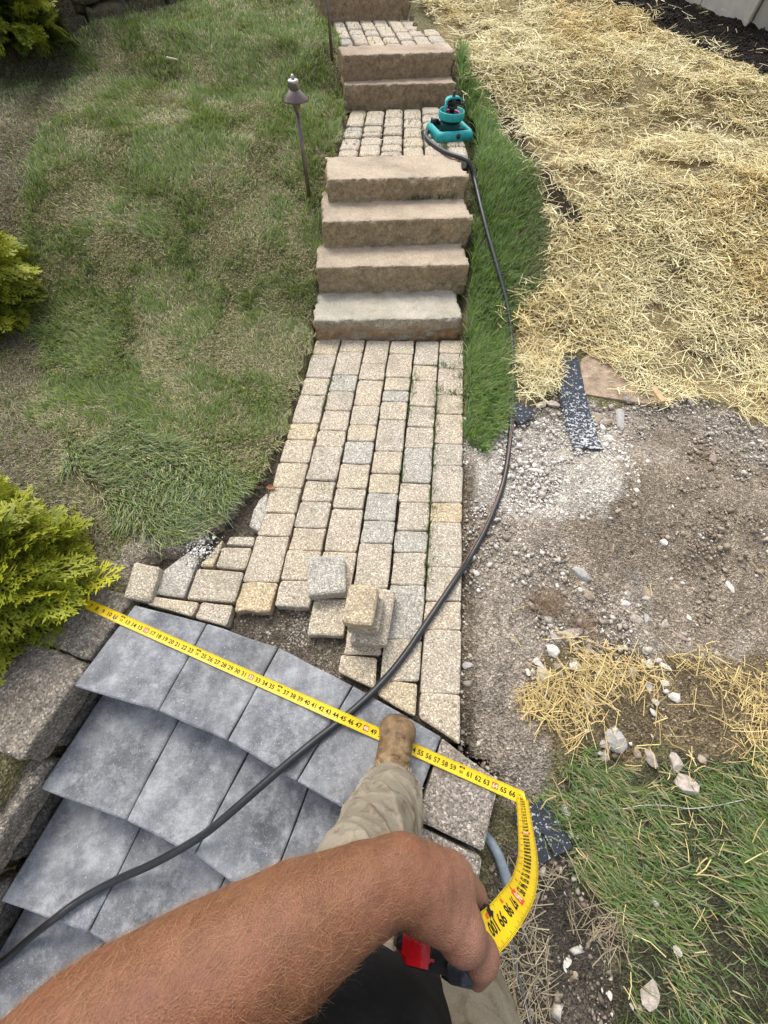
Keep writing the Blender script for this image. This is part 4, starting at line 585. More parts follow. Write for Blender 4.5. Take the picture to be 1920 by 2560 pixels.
for i,(x,y,s,e,m_,lab) in enumerate(D['ROCKS']):
    r=random.Random(i*13+5); a=s*.5; sx=a*e; sy=a/max(e*.8,.8)*r.uniform(.85,1.1); sz=min(sx,sy)*r.uniform(.55,.8)
    o=rock(x,y,float(terrain(x,y))+sz*.25,sx,sy,sz,r.uniform(0,3.1),RK[m_],i*7+1)
    kind=['pale limestone chunk lying loose on the gravelly ground right of the walkway','brown stone lying loose on the gravelly ground right of the walkway','grey stone lying loose on the gravelly ground right of the walkway','pinkish stone lying loose on the gravelly ground right of the walkway'][m_]
    tag(o,lab or kind,'stone',('loose '+['limestone chunks','brown stones','grey stones','pink stones'][m_]+' on the bare ground') if not lab else None)
# ------------------------------------------------------------------ golden cypress shrubs
def spray_template():
    """flat fern-like spray, unit length along +x; returns verts, tris, tone per vertex (0 inside, 1 tips)"""
    V=[];F=[];T=[]
    def tw(p,d,L,w,t0,t1):
        p=np.array(p);d=nrm(d);s=np.array([-d[1],d[0],0])*w; b=len(V); m=p+d*L*.55
        V.extend([p-s*.6,p+s*.6,m+s,m-s,p+d*L]); T.extend([t0,t0,(t0+t1)/2,(t0+t1)/2,t1]); F.extend([(b,b+1,b+2),(b,b+2,b+3),(b+3,b+2,b+4)])
    r=random.Random(3); tw((0,0,0),(1,0,0),1.,.022,.15,1)
    for k in range(6):
        u=.2+.125*k
        for sg in(-1,1):
            a=sg*(.75+r.uniform(-.12,.12)); L=(.46-.055*k)*r.uniform(.85,1.15); d=np.array([math.cos(a),math.sin(a),r.uniform(-.12,.12)]); p=np.array([u,0,.05*math.sin(u*3)])
            tw(p,d,L,.020,.3,.95)
            for q in (.4,.72):
                for s2 in(-1,1):
                    a2=a+s2*.65; tw(p+d*L*q,(math.cos(a2),math.sin(a2),r.uniform(-.1,.1)),L*.42,.017,.5,1.)
    return np.array(V),np.array(F),np.array(T)
SPV,SPF,SPT=spray_template()
def shrub(c,rad,h,n,label,size,tone=1.,skirt=.15,lift=0.,seed=0):
    r_=np.random.default_rng(100+seed); c=np.array(c,float); root=empty('golden_cypress',c,label,'shrub','golden thread cypress shrubs')
    # spray origins on a lumpy dome, pointing outward and drooping
    u=r_.uniform(0,2*np.pi,n); s=r_.uniform(-.05,1,n)**.8 if False else np.clip(r_.beta(1.3,1.1,n),0,1); ph=s*math.pi/2*1.05-.08
    lob=1+.14*np.sin(3*u+seed)+.10*np.sin(5*u+2*seed)*np.cos(3*ph)+.10*np.sin(7*u+4*ph)
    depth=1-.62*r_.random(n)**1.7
    d=np.stack([np.cos(u)*np.cos(ph),np.sin(u)*np.cos(ph),np.sin(ph)],1)
    P=c+np.stack([d[:,0]*rad[0],d[:,1]*rad[1],lift+d[:,2]*h],1)*(lob*depth*.86)[:,None]*np.array([1,1,1]); P[:,2]=np.maximum(P[:,2],c[2]+lift*.6+.01)
    X=d*np.array([1,1,.55])+r_.normal(0,.28,(n,3)); X[:,2]+=.10-.25*(1-s); X/=np.linalg.norm(X,axis=1)[:,None]
    Nn=np.array([0,0,1])+r_.normal(0,.45,(n,3)); Y=np.cross(Nn,X); Y/=np.linalg.norm(Y,axis=1)[:,None]; Z=np.cross(X,Y)
    L=size*r_.uniform(.6,1.25,n)*(.75+.35*depth)
    P=P-X*(L*.45)[:,None]
    bend=r_.normal(-.12,.15,n)
    T=SPV[None]*L[:,None,None]; zb=T[:,:,2]+bend[:,None]*(SPV[None,:,0]**2)*L[:,None]
    V=P[:,None]+X[:,None]*T[:,:,:1]+Y[:,None]*T[:,:,1:2]+Z[:,None]*zb[:,:,None]
    m=len(SPV); f=(np.arange(n)[:,None,None]*m+SPF[None]).reshape(-1,3)
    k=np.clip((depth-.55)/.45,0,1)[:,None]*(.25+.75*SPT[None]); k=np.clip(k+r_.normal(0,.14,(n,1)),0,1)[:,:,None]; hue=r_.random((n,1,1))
    c0=np.array([.03,.065,.010]); c1=np.array([.52,.52,.04])*(1-hue*.45)+np.array([.20,.33,.03])*hue*.45  # gap shade painted into the inner sprays; golden tips are young growth
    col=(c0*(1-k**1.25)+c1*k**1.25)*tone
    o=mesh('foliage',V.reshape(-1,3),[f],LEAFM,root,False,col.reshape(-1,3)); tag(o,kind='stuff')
    m_=MB(); BR=plain('cypress_bark',(.09,.06,.04),.9,.1,60,.4)if 'cypress_bark' not in bpy.data.materials else bpy.data.materials['cypress_bark']
    for q in range(9):
        a=q*2.4; e=c+np.array([math.cos(a)*rad[0]*.6,math.sin(a)*rad[1]*.6,lift+h*(.25+.55*((q*7)%9)/9)]); pts=spline([c+np.array([0,0,-.05]),c+np.array([math.cos(a)*.03,math.sin(a)*.03,lift*.8+.06]),.5*(c+e)+np.array([0,0,.06]),e],8); V2,F2=tube(pts,np.linspace(.016,.004,8),6); m_.add(V2,F2)
    m_.build('trunk',BR,root,True); return root
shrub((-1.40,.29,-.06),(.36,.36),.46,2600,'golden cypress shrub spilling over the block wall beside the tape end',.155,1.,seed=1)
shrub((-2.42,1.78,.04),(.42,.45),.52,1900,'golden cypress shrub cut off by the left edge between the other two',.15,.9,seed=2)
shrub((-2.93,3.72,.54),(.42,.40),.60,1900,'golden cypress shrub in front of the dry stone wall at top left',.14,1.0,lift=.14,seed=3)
# ------------------------------------------------------------------ dry stone wall, top left
dw=empty('dry_stone_wall',(-2.5,4.2,.6),'dark mossy dry stone wall behind the top left shrub','wall')
sdw=200
def dry_wall(A,Bv):
  global sdw
  dd=nrm(Bv-A); nn=np.array([-dd[1],dd[0]]); Lw=np.linalg.norm(Bv-A)
  zb=lambda t: float(terrain(*(A+dd*t)))
  for r in range(6):
      t=-.1*(r%2)
      while t<Lw:
          l=random.uniform(.17,.36); hgt=.112; z0=zb(t+l/2)-.04+r*.120+random.uniform(-.008,.008)
          if z0<1.36-.10*r*0 and t+l<Lw+.1:
              sdw+=1; p=A+dd*(t+.012)+nn*(.03*r+random.uniform(-.012,.02)); q=A+dd*(t+l-.01)+nn*(.03*r+random.uniform(-.012,.02)); hh=hgt+random.uniform(-.022,.004)
              o=stone_block('wall_stone',p,q,p+nn*.2,q+nn*.2,z0,z0+hh,.022,.012,.022,FLD,dw,sdw,.02,8)
          t+=l
  # core behind the joints
  m=MB(); a0=A+nn*.10;b0=Bv+nn*.10; za,zb2=zb(0)-.1,zb(Lw)-.1
  V=[(*a0,za),(*b0,zb2),(*(b0+nn*.2),zb2),(*(a0+nn*.2),za),(*(a0+nn*.08),za+.66),(*(b0+nn*.08),zb2+.66),(*(b0+nn*.2),zb2+.66),(*(a0+nn*.2),za+.66)]
  m.add(V,[(0,1,5,4),(4,5,6,7),(1,2,6,5),(3,0,4,7),(2,3,7,6)]); m.build('wall_core',plain('wall_earth',(.03,.027,.02),.95,.1,40,.4),dw)
dry_wall(np.array([-3.9,4.46]),np.array([-2.63,3.90])); dry_wall(np.array([-2.60,3.90]),np.array([-1.96,4.66]))
# ------------------------------------------------------------------ pale block wall and post, top right
bw=empty('garden_block_wall',(2.1,5.1,.8),'pale smooth block wall at the top right behind the dark soil bed','wall')
PB=plain('pale_block',(.58,.52,.43),.85,.25,18,.14,160,.002); PBC=plain('pale_block_pink',(.57,.49,.43),.85,.25,18,.14,160,.002)
P0=np.array([2.40,4.86]);P1=np.array([1.62,5.46]); dd=nrm(P1-P0); nn=np.array([dd[1],-dd[0]]); nn=nn if nn@np.array([1,1])>0 else -nn
def blk(t0,t1,z0,z1,off=0.,dep=.2,mat=PB,nm='block'):
    m=MB(); a=P0+dd*t0+nn*off;b=P0+dd*t1+nn*off; c=b+nn*dep;d=a+nn*dep; e=.006
    V=[(*a,z0),(*b,z0),(*c,z0),(*d,z0),(*a,z1),(*b,z1),(*c,z1),(*d,z1)]
    bm=bmesh.new(); vs=[bm.verts.new(v) for v in V]
    for f in((0,1,5,4),(1,2,6,5),(2,3,7,6),(3,0,4,7),(4,5,6,7),(3,2,1,0)): bm.faces.new([vs[i] for i in f])
    bmesh.ops.recalc_face_normals(bm,faces=bm.faces); bmesh.ops.bevel(bm,geom=bm.edges[:],offset=e,segments=1,affect='EDGES'); me=bpy.data.meshes.new(nm); bm.to_mesh(me); bm.free(); return link(nm,me,mat,bw)
zz=.56
for r in range(5):
    o_=.06 if r%2 else .22
    t=-.5
    for k in range(9):
        t0=.17+o_*0+(.0 if r%2 else .16)+k*.40
        if k==0 and r%2==0: blk(.17,.17+.155,zz+r*.165,zz+r*.165+.16,.004,.2,PB)
        blk(t0,t0+.395,zz+r*.165,zz+r*.165+.16,random.uniform(0,.006),.2,PB if (k+r)%3 else PBC)
blk(-.9,.16,.55,1.5,.07,.15,plain('smooth_panel',(.50,.46,.37),.8,.25,12,.1,200,.001),'panel')
po=empty('fence_post',(2.41,4.80,.68),'dark grey square post at the right edge by the block wall','post')
def post():
    bm=bmesh.new(); bmesh.ops.create_cube(bm,size=1); 
    for v in bm.verts: v.co=Vector((2.452+v.co.x*.085,4.835+v.co.y*.085,1.15+v.co.z*1.1))
    bmesh.ops.bevel(bm,geom=bm.edges[:],offset=.006,segments=2,affect='EDGES'); me=bpy.data.meshes.new('shaft'); bm.to_mesh(me); bm.free(); return link('shaft',me,plain('post_paint',(.085,.09,.10),.6,.4,30,.15),po)
post()
m=MB()
for sx in(-1,1):
    for sy in(-1,1):
        V,F=lathe((2.452+sx*.052,4.835+sy*.052,.655),[(.009,0),(.009,.03),(.005,.034)],8); m.add(V,F)
V=[(2.38,4.763,.64),(2.524,4.763,.64),(2.524,4.907,.64),(2.38,4.907,.64),(2.38,4.763,.655),(2.524,4.763,.655),(2.524,4.907,.655),(2.38,4.907,.655)]
m.add(V,[(0,1,5,4),(1,2,6,5),(2,3,7,6),(3,0,4,7),(4,5,6,7),(3,2,1,0)]); m.build('base_plate',bpy.data.materials['post_paint'],po)
# ------------------------------------------------------------------ loose pavers
def loose(P,zt,mat,label,th=.058,**k):
    o=piece('loose_paver',P,zt,th,mat,None,0.,2,.001,.006,.005,**k); return tag(o,label,'paver','pavers lifted out of the walkway')
LP=D['LOOSE']
loose(LP['L1'],.060,PAV_COOL,'grey paver lying loose and skewed on the walkway left of the stack')
loose(LP['S3'],.060,PAV_GREY,'long grey paver at the bottom of the stack on the walkway')
loose(LP['S2'],.119,PAV_GREY,'grey paver in the middle of the stack on the walkway')
loose(LP['S1'],.178,PAV_TAN,'tan paver on top of the stack on the walkway')
loose(D['TILTED'],.030,PAV_BUFF,'small buff paver tilted against the lawn at the far left end of the walkway',tilt=(-.05,.12))
# ------------------------------------------------------------------ garden hose
HOSE=plain('hose_rubber',(.020,.022,.025),.42,.5,60,.4,300,.0008,.4); STRIPE=plain('hose_stripe',(.42,.20,.10),.5,.4)
hp=spline(D['HOSE'],340)
vv,ff=tube(hp,.0112,12); hose=mesh('garden_hose',vv,ff,HOSE,None,True); tag(hose,'black garden hose with an orange stripe running down the steps and over the slabs','hose')
T=np.gradient(hp,axis=0);T/=np.linalg.norm(T,axis=1)[:,None];A=np.cross(T,(0,0,1.));A/=np.linalg.norm(A,axis=1)[:,None];Bn=np.cross(A,T)
th=np.linspace(0,1,len(hp)); ang=np.interp(th,[0,.38,.44,.55,.62,.68,.86,.92,1],[4.4,4.4,2.0,.35,.3,-1.6,-1.6,-.1,.1])
sp=hp+.0102*(A*np.cos(ang)[:,None]+Bn*np.sin(ang)[:,None]); vv,ff=tube(sp,.0016,6); mesh('stripe',vv,ff,STRIPE,hose,True)
# ------------------------------------------------------------------ sprinkler
TEAL=plain('teal_plastic',(.02,.34,.34),.5,.4,40,.25,120,.001); BLKP=plain('black_plastic',(.014,.014,.016),.45,.45); PINK=plain('red_plastic',(.55,.06,.10),.5,.4); STEEL=plain('spring_steel',(.6,.6,.58),.3,.5,Metallic=1.)
s0,s1,s2,s3_,s4=[np.array(p) for p in D['SPR']]
sx=nrm((s2-s1)*[1,1,0]); sy=np.array([-sx[1],sx[0],0]); sc=.5*(s1+s2)+sy*.125; sc[2]=.467
spr=empty('sprinkler',sc,'teal impulse sprinkler on a sled base at the edge of the middle landing','sprinkler')
def SP(x,y,z): return sc+sx*x+sy*y+np.array([0,0,z if z<.06 else .06+(z-.06)*.74])
def rrect(hx,hy,r,n=8):
    out=[]
    for cx,cy,a0 in((hx-r,hy-r,0),(-hx+r,hy-r,90),(-hx+r,-hy+r,180),(hx-r,-hy+r,270)):
        for k in range(n): a=math.radians(a0+90*k/(n-1)); out.append((cx+r*math.cos(a),cy+r*math.sin(a)))
    return out
def frame(rings):
    """rings: list of (hx,hy,r,z) stacked to a closed profile"""
    R=[[SP(x,y*1.0,z) for x,y in rrect(hx,hy,r)] for hx,hy,r,z in rings]; n=len(R[0]); V=[p for q in R for p in q]; F=[]
    for i in range(len(R)):
        j=(i+1)%len(R)
        for k in range(n): k2=(k+1)%n; F.append((i*n+k,i*n+k2,j*n+k2,j*n+k))
    return V,F
V,F=frame([(.121,.118,.03,.002),(.116,.113,.03,.030),(.107,.104,.028,.042),(.098,.095,.024,.044),(.090,.087,.02,.036),(.088,.085,.02,.006)]); mesh('base',V,F,TEAL,spr,True)
m=MB(); V,F=lathe(SP(0,0,.006),[(.06,0),(.058,.045),(.045,.06),(.02,.062)],20); m.add(V,F)
for a in(0,1.57,3.14,4.71): 
    P=[SP(.05*math.cos(a),.05*math.sin(a),.02),SP(.085*math.cos(a),.085*math.sin(a),.018)]; V,F=tube(P,.010,6); m.add(V,F)
m.build('hub',plain('dark_teal',(.008,.06,.06),.5,.4),spr)
R0=[(.064,.078),(.0735,.078),(.077,.086),(.0775,.122),(.074,.128),(.070,.124),(.068,.09),(.064,.086)]
V=[];F=[];n=28
for r,z in R0:
    for k in range(n): a=6.2832*k/n; V.append(SP(r*math.cos(a),r*math.sin(a),z))
for i in range(len(R0)):
    j=(i+1)%len(R0)
    for k in range(n): k2=(k+1)%n; F.append((i*n+k,i*n+k2,j*n+k2,j*n+k))
mesh('ring',V,F,TEAL,spr,True)
V,F=lathe(SP(0,0,.066),[(.063,0),(.063,.012),(.05,.02)],20); mesh('collar_disc',V,F,BLKP,spr,True)
P=[SP(.05*math.cos(a),.05*math.sin(a),.108) for a in np.linspace(-.9,2.2,16)]; V,F=tube(P,.0055,6); mesh('trip_collar',V,F,PINK,spr,True)
V,F=lathe(SP(0,0,.085),[(.016,0),(.014,.05),(.018,.06),(.018,.075),(.010,.085),(.009,.11)],12); mesh('riser_tube',V,F,BLKP,spr,True)
m=MB()
for P,r in (([SP(-.03,0,.165),SP(.05,.012,.172)],.011),([SP(.0,0,.17),SP(.075,.02,.150),SP(.095,.03,.168)],.005),([SP(-.035,-.01,.155),SP(-.012,-.02,.14),SP(.02,-.018,.15)],.008)): V,F=tube(P,r,8); m.add(V,F)
m.build('nozzle_arm',BLKP,spr,True)
P=spline([SP(-.052,-.01,.178),SP(-.035,0,.193),SP(.0,.004,.198),SP(.035,.006,.194),SP(.056,.008,.180)],14); V=[];F=[]
for p in P:
    for a,b in((-.017,-.004),(.017,-.004),(.017,.004),(-.017,.004)): V.append(p+sy*a+np.array([0,0,b]))
for i in range(len(P)-1):
    for k in range(4): k2=(k+1)%4; F.append((i*4+k,i*4+k2,i*4+4+k2,i*4+4+k))
F+=[(3,2,1,0),(len(V)-4,len(V)-3,len(V)-2,len(V)-1)]; mesh('deflector',V,F,TEAL,spr,True)
P=[SP(-.047,-.012,.180),SP(-.054,-.02,.15),SP(-.058,-.03,.10)]; V,F=tube(P,.007,8); mesh('lever',V,F,TEAL,spr,True)
P=[SP(.0+.008*math.cos(a),.008*math.sin(a)-.004,.172+.0006*a) for a in np.linspace(0,30,90)]; V,F=tube(P,.0012,5); mesh('spring',V,F,STEEL,spr,True)
V,F=lathe(SP(.012,-.113,.024),[(.013,0),(.013,.006),(.008,.008),(.008,.012)],14,-sy); mesh('end_cap',V,F,BLKP,spr,True)
V,F=tube([SP(-.055,.055,.045),SP(-.10,.075,.05)],.0145,10); mesh('hose_coupling',V,F,BLKP,spr,True)
# ------------------------------------------------------------------ path lights
BRZ=plain('aged_bronze',(.17,.135,.115),.36,.5,30,.35,90,.001,Metallic=.7); BRZL=plain('worn_bronze',(.46,.42,.40),.33,.5,40,.25,Metallic=.8)
L1=[np.array(p) for p in D['LIGHT1']]
def path_light(base,top,label):
    ax=nrm(top-base); h=np.linalg.norm(top-base); r=empty('path_light',base,label,'path light','bronze path lights on the lawn')
    V,F=lathe(base-ax*.08,[(.0105,0),(.0105,h+.08)],12,ax); mesh('pole',V,F,BRZ,r,True)
    V,F=lathe(base+ax*(h-.035),[(.0085,0),(.013,.012),(.019,.028),(.020,.045)],16,ax); mesh('socket',V,F,BRZ,r,True)
    c=base+ax*(h+.012); V,F=lathe(c,[(.058,0),(.062,.002),(.061,.007),(.024,.036),(.020,.039),(.020,.036),(.055,.006)],28,ax); mesh('lamp_shade',V,F,BRZ,r,True)
    V,F=lathe(c+ax*.034,[(.0225,0),(.0225,.024),(.0255,.026),(.0255,.033),(.020,.036)],20,ax); mesh('cap',V,F,BRZL,r,True)
    V,F=lathe(c+ax*.069,[(.005,0),(.009,.004),(.0095,.010),(.004,.017)],12,ax); mesh('finial',V,F,BRZL,r,True)
    return r
path_light(L1[0],L1[1]-np.array([0,0,.0]),'bronze path light with a cone shade standing in the lawn beside the steps')
b2_=np.array(D['LIGHT2'][0]); path_light(b2_,b2_+(L1[1]-L1[0])*1.12*np.array([.6,1,1]),'bronze path light farther up the lawn with only its pole in the picture')
# ------------------------------------------------------------------ shingles, sheet, stake, conduit, cable
def m_shingle(name,y0,y1):
    s=N(name); x=s.n('ShaderNodeSeparateXYZ'); s.l(s.P(),x.inputs[0]); mr=s.n('ShaderNodeMapRange'); mr.inputs[1].default_value=y1; mr.inputs[2].default_value=y0; s.l(x.outputs[1],mr.inputs[0])
    ad=s.n('ShaderNodeMath',operation='MULTIPLY_ADD'); s.l(mr.outputs[0],ad.inputs[0]); ad.inputs[1].default_value=.17; s.l(s.noise(75,3,.7),ad.inputs[2])
    f=s.ramp(ad.outputs[0],[(.60,0.),(.66,1.)]); c=s.mix(1.,(.045,.052,.066),s.ramp(s.noise(400,2),[(.3,.6),(.7,1.4)]),'MULTIPLY'); c=s.mix(f,c,(.55,.56,.56)); s.bump(s.noise(500,2),.8,.002); return s.fin(c,.85,.25)
def flat(name,P,off,th,mat,label,cat,**k):
    P=np.array(P); o=piece(name,P[:,:2],0,th,mat,None,0.,2,.0008,.003,.0015,zf=lambda x,y:terrain(x,y)+off,**k); return tag(o,label,cat)
SH=D['SHING']; lg=SH['long']
flat('shingle',[lg[i] for i in range(8)],.020,.005,m_shingle('shingle_dusty',.95,1.75),'long dark asphalt shingle strip dusted white at its near end','shingle')
flat('shingle',SH['small'],.018,.005,m_shingle('shingle_clean',-3.,1.35),'small dark shingle scrap under the hose','shingle')
flat('shingle',SH['notch'],.016,.005,m_shingle('shingle_specked',-1.5,.05),'dark notched shingle piece on the dirt beside the raised tape','shingle')
flat('flat_sheet',D['BOARD'],.008,.014,plain('tan_sheet',(.40,.305,.215),.92,.15,22,.5,60,.012,.9),'flat tan sheet showing between the straw and the gravel','sheet')
a,b=[np.array(p) for p in D['STAKE']]; d=nrm((b-a)*[1,1,0]); s_=np.array([-d[1],d[0],0])*.014; L_=.10
st=piece('wood_offcut',[a-s_,a+s_,a+s_+d*L_,a-s_+d*L_],float(terrain(a[0],a[1]))+.035,.022,plain('raw_wood',(.55,.40,.22),.8,.25,60,.25),None,0.,1,.0005,.002,.001); tag(st,'small raw wood offcut lying on the gravel edge','wood')
CON=plain('grey_conduit',(.23,.27,.31),.45,.4,40,.25); CAB=plain('grey_cable',(.10,.11,.12),.5,.4)
vv,ff=tube(spline(D['CONDUIT'],40),np.linspace(.013,.0165,40),12); tag(mesh('conduit_pipe',vv,ff,CON,None,True),'grey bent conduit pipe coming out under the stair border','pipe')
vv,ff=tube(spline(np.array(D['CABLE'])+[0,0,.004],60),.0038,8); tag(mesh('cable',vv,ff,CAB,None,True),'thin grey cable trailing over the black dirt','cable')
vv,ff=tube(spline(np.array(D['WIRE'])+[0,0,.004],20),.0032,8); tag(mesh('cable',vv,ff,CON,None,True),'short blue grey cable end beside the tape','cable')
sr=np.array(D['STRING']); vv,ff=tube(spline(sr,40),.0011,5); tag(mesh('string',vv,ff,plain('pale_string',(.55,.58,.55),.8,.2),None,True),'thin pale string lying across the lower right grass','string')
sk=np.array(D['STICK']); vv,ff=tube(spline(sk,6),.005,6); tag(mesh('stick',vv,ff,plain('bleached_wood',(.62,.56,.42),.8,.2),None,True),'pale bleached stick lying in the upper lawn','stick')
lf=np.array(D['LEAF'][0]); m=MB(); m.add([lf+np.array(q)*.02 for q in((-1,0,.3),(-.3,.55,.5),(.5,.5,.3),(1.1,0,.6),(.4,-.5,.4),(-.4,-.5,.4),(0,0,.1))],[(0,1,6),(1,2,6),(2,3,6),(3,4,6),(4,5,6),(5,0,6)]); tag(m.build('dead_leaf',plain('dry_leaf',(.30,.13,.05),.8,.2),None),'curled brown dead leaf on the left edge of the walkway','leaf')
def roots():
    x=[];y=[]
    for p in D['ROOTS']: k=110; x.append(rng.normal(p[0],.034,k)); y.append(rng.normal(p[1],.022,k))
    x=np.concatenate(x);y=np.concatenate(y);n=len(x); straw('root_tufts',x,y,terrain(x,y)+.006+.03*rng.random(n),rng.uniform(.03,.08,n),np.full(n,.0011),rng.uniform(0,6.28,n),rng.normal(.1,.4,n),lerp((.20,.13,.08),(.36,.25,.16),rng.random(n)),'tufts of brown hair roots on the dirt')
roots()
# ------------------------------------------------------------------ implicit surfaces for the person
def surfnet(fn,lo,hi,h):
    lo=np.array(lo,float); n=np.ceil((np.array(hi)-lo)/h).astype(int)+1
    ax=[(lo[k]+h*np.arange(n[k])).astype(np.float32) for k in range(3)]; X,Y,Z=np.meshgrid(*ax,indexing='ij'); G=fn(X,Y,Z)
    neg=G<0; c=[(i,j,k) for i in(0,1) for j in(0,1) for k in(0,1)]; sl=lambda A,o:A[o[0]:n[0]-1+o[0],o[1]:n[1]-1+o[1],o[2]:n[2]-1+o[2]]
    cnt=sum(sl(neg,o).astype(np.int8) for o in c); act=np.argwhere((cnt>0)&(cnt<8)); idx=-np.ones(n-1,int); idx[tuple(act.T)]=np.arange(len(act))
    acc=np.zeros((len(act),3)); num=np.zeros(len(act))
    for o in c:
        for d in range(3):
            if o[d]: continue
            o2=list(o);o2[d]=1; a=G[tuple((act+o).T)]; b=G[tuple((act+o2).T)]; m=(a<0)!=(b<0); t=np.where(m,a/np.where(m,a-b,1),0); p=np.tile(np.array(o,float),(len(act),1)); p[:,d]+=t; acc[m]+=p[m]; num+=m
    V=lo+h*(act+acc/num[:,None]); Fs=[]
    for d in range(3):
        e1,e2=(d+1)%3,(d+2)%3; o=np.zeros(3,int);o[d]=1
        A=neg[:n[0]-o[0],:n[1]-o[1],:n[2]-o[2]];B=neg[o[0]:,o[1]:,o[2]:]; q=np.argwhere(A!=B); q=q[(q[:,e1]>0)&(q[:,e2]>0)&(q[:,e1]<n[e1]-1)&(q[:,e2]<n[e2]-1)]
        fl=A[tuple(q.T)]; u=np.zeros(3,int);u[e1]=1; v=np.zeros(3,int);v[e2]=1
        f=np.stack([idx[tuple((q-u-v).T)],idx[tuple((q-v).T)],idx[tuple(q.T)],idx[tuple((q-u).T)]],1); f=np.where(fl[:,None],f,f[:,::-1]); Fs.append(f[(f>=0).all(1)])
    return V,np.vstack(Fs)
def chain(X,Y,Z,P,sc=(1,1,1)):
    """union of tapered capsules through P rows (x,y,z,r)"""
    out=None
    for a,b in zip(P[:-1],P[1:]):
        a=np.array(a,float);b=np.array(b,float); d=b[:3]-a[:3]; L2=float(d@d)
        px,py,pz=X-np.float32(a[0]),Y-np.float32(a[1]),Z-np.float32(a[2]); t=np.clip((px*d[0]+py*d[1]+pz*d[2])/L2,0,1)
        q=np.sqrt((sc[0]*(px-t*d[0]))**2+(sc[1]*(py-t*d[1]))**2+(sc[2]*(pz-t*d[2]))**2)-(a[3]+(b[3]-a[3])*t)
        out=q if out is None else np.minimum(out,q)
    return out
def smin(a,b,k): h=np.clip(.5+.5*(b-a)/k,0,1); return b*(1-h)+a*h-k*h*(1-h)
def vn3(X,Y,Z,s,seed=0):
    T=np.random.default_rng(seed).random((32,32,32)).astype(np.float32); x,y,z=X*s+50,Y*s+50,Z*s+50; xi,yi,zi=[np.floor(q).astype(int) for q in(x,y,z)]; fx,fy,fz=x-xi,y-yi,z-zi; fx,fy,fz=[q*q*(3-2*q) for q in(fx,fy,fz)]
    g=lambda a,b,c:T[(xi+a)%32,(yi+b)%32,(zi+c)%32]
    return ((g(0,0,0)*(1-fx)+g(1,0,0)*fx)*(1-fy)+(g(0,1,0)*(1-fx)+g(1,1,0)*fx)*fy)*(1-fz)+((g(0,0,1)*(1-fx)+g(1,0,1)*fx)*(1-fy)+(g(0,1,1)*(1-fx)+g(1,1,1)*fx)*fy)*fz-.5
H=D['HAND']; AR=D['ARM']
def arm_sdf(X,Y,Z):
    arm=chain(X,Y,Z,[(-.205,-.40,1.20,.062),(-.235,-.30,1.05,.052)]+[AR[0]]+AR[1:])
    hand=chain(X,Y,Z,H['palm']); hand=smin(hand,chain(X,Y,Z,H['palm2']),.014)
    hand=smin(hand,chain(X,Y,Z,H['thenar']),.012); hand=smin(hand,chain(X,Y,Z,H['web']),.008)
    s=smin(arm,hand,.018); s=smin(s,chain(X,Y,Z,H['thumb']),.009)
    # knuckle bumps
    for q,r in ((H['thumb'][2],.0175),(H['thumb'][0],.0225)): s=smin(s,np.sqrt((X-q[0])**2+(Y-q[1])**2+(Z-q[2])**2)-r,.008)
    for f in('index','middle','ring','little'): s=smin(s,chain(X,Y,Z,H[f]),.0065)
    # tendons and veins, loose skin
    s=s+.0016*vn3(X,Y,Z,45,5)+.0022*vn3(X,Y,Z,18,6)
    return s
Va,Fa=surfnet(arm_sdf,(-.315,-.335,.70),(.20,-.06,1.075),.0027)
def torso_sdf(X,Y,Z):
    t=chain(X,Y,Z,[(.03,-.42,.62,.13),(0,-.44,.9,.115),(-.01,-.445,1.15,.115)],(.75,1,1)); t=smin(t,chain(X,Y,Z,[(-.17,-.43,1.21,.06),(.16,-.43,1.21,.06)]),.05); t=smin(t,chain(X,Y,Z,[(0,-.44,1.2,.058),(0,-.42,1.38,.055)]),.04)
    h=chain(X,Y,Z,[(0,-.425,1.51,.092),(0,-.385,1.44,.062)],(1.12,1,1)); h=smin(h,chain(X,Y,Z,[(0,-.335,1.49,.010),(0,-.315,1.463,.014)]),.012)
    for sx_ in(-1,1): h=smin(h,chain(X,Y,Z,[(.088*sx_,-.425,1.475,.012),(.092*sx_,-.43,1.51,.016)]),.006)
    t=smin(t,h,.025); t=smin(t,chain(X,Y,Z,[(-.16,-.42,1.21,.06),(-.215,-.37,1.15,.055),(-.225,-.335,1.085,.053)]),.03); t=smin(t,chain(X,Y,Z,[(.15,-.42,1.21,.06),(.25,-.43,1.0,.05)]),.03); return t
Vt,Ft=surfnet(torso_sdf,(-.32,-.60,.46),(.34,-.25,1.64),.009)
def m_skin():
    s=N('skin'); c=s.ramp(s.noise(26,6,.65),[(.28,(.135,.054,.026)),(.5,(.19,.079,.040)),(.72,(.25,.112,.060))])
    c=s.mix(s.ramp(s.noise(9,4,.6),[(.45,0.),(.75,.5)]),c,(.27,.088,.05))
    # the hand is less tanned than the forearm
    x=s.n('ShaderNodeSeparateXYZ'); s.l(s.P(),x.inputs[0]); c=s.mix(s.ramp(x.outputs[0],[(.05,0.),(.12,.65)]),c,(.33,.17,.12))
    c=s.mix(1.,c,s.ramp(s.noise(190,3,.7),[(.3,.86),(.7,1.12)]),'MULTIPLY')
    fr=s.ramp(s.vor(55),[(.05,.6),(.16,0.)]); c=s.mix(fr,c,(.11,.042,.022)); c=s.mix(s.ramp(s.noise(60,4,.7),[(.52,0.),(.72,.45)]),c,(.12,.05,.028))
    s.bump(s.mix(.5,s.noise(300,6,.75),s.vor(650)),.6,.0018); return s.fin(c,.52,.42,**{'Subsurface Weight':.08,'Subsurface Scale':.01})
person=mesh('person',np.vstack([Va,Vt]),[np.vstack([Fa,Ft+len(Va)])],m_skin(),None,True)
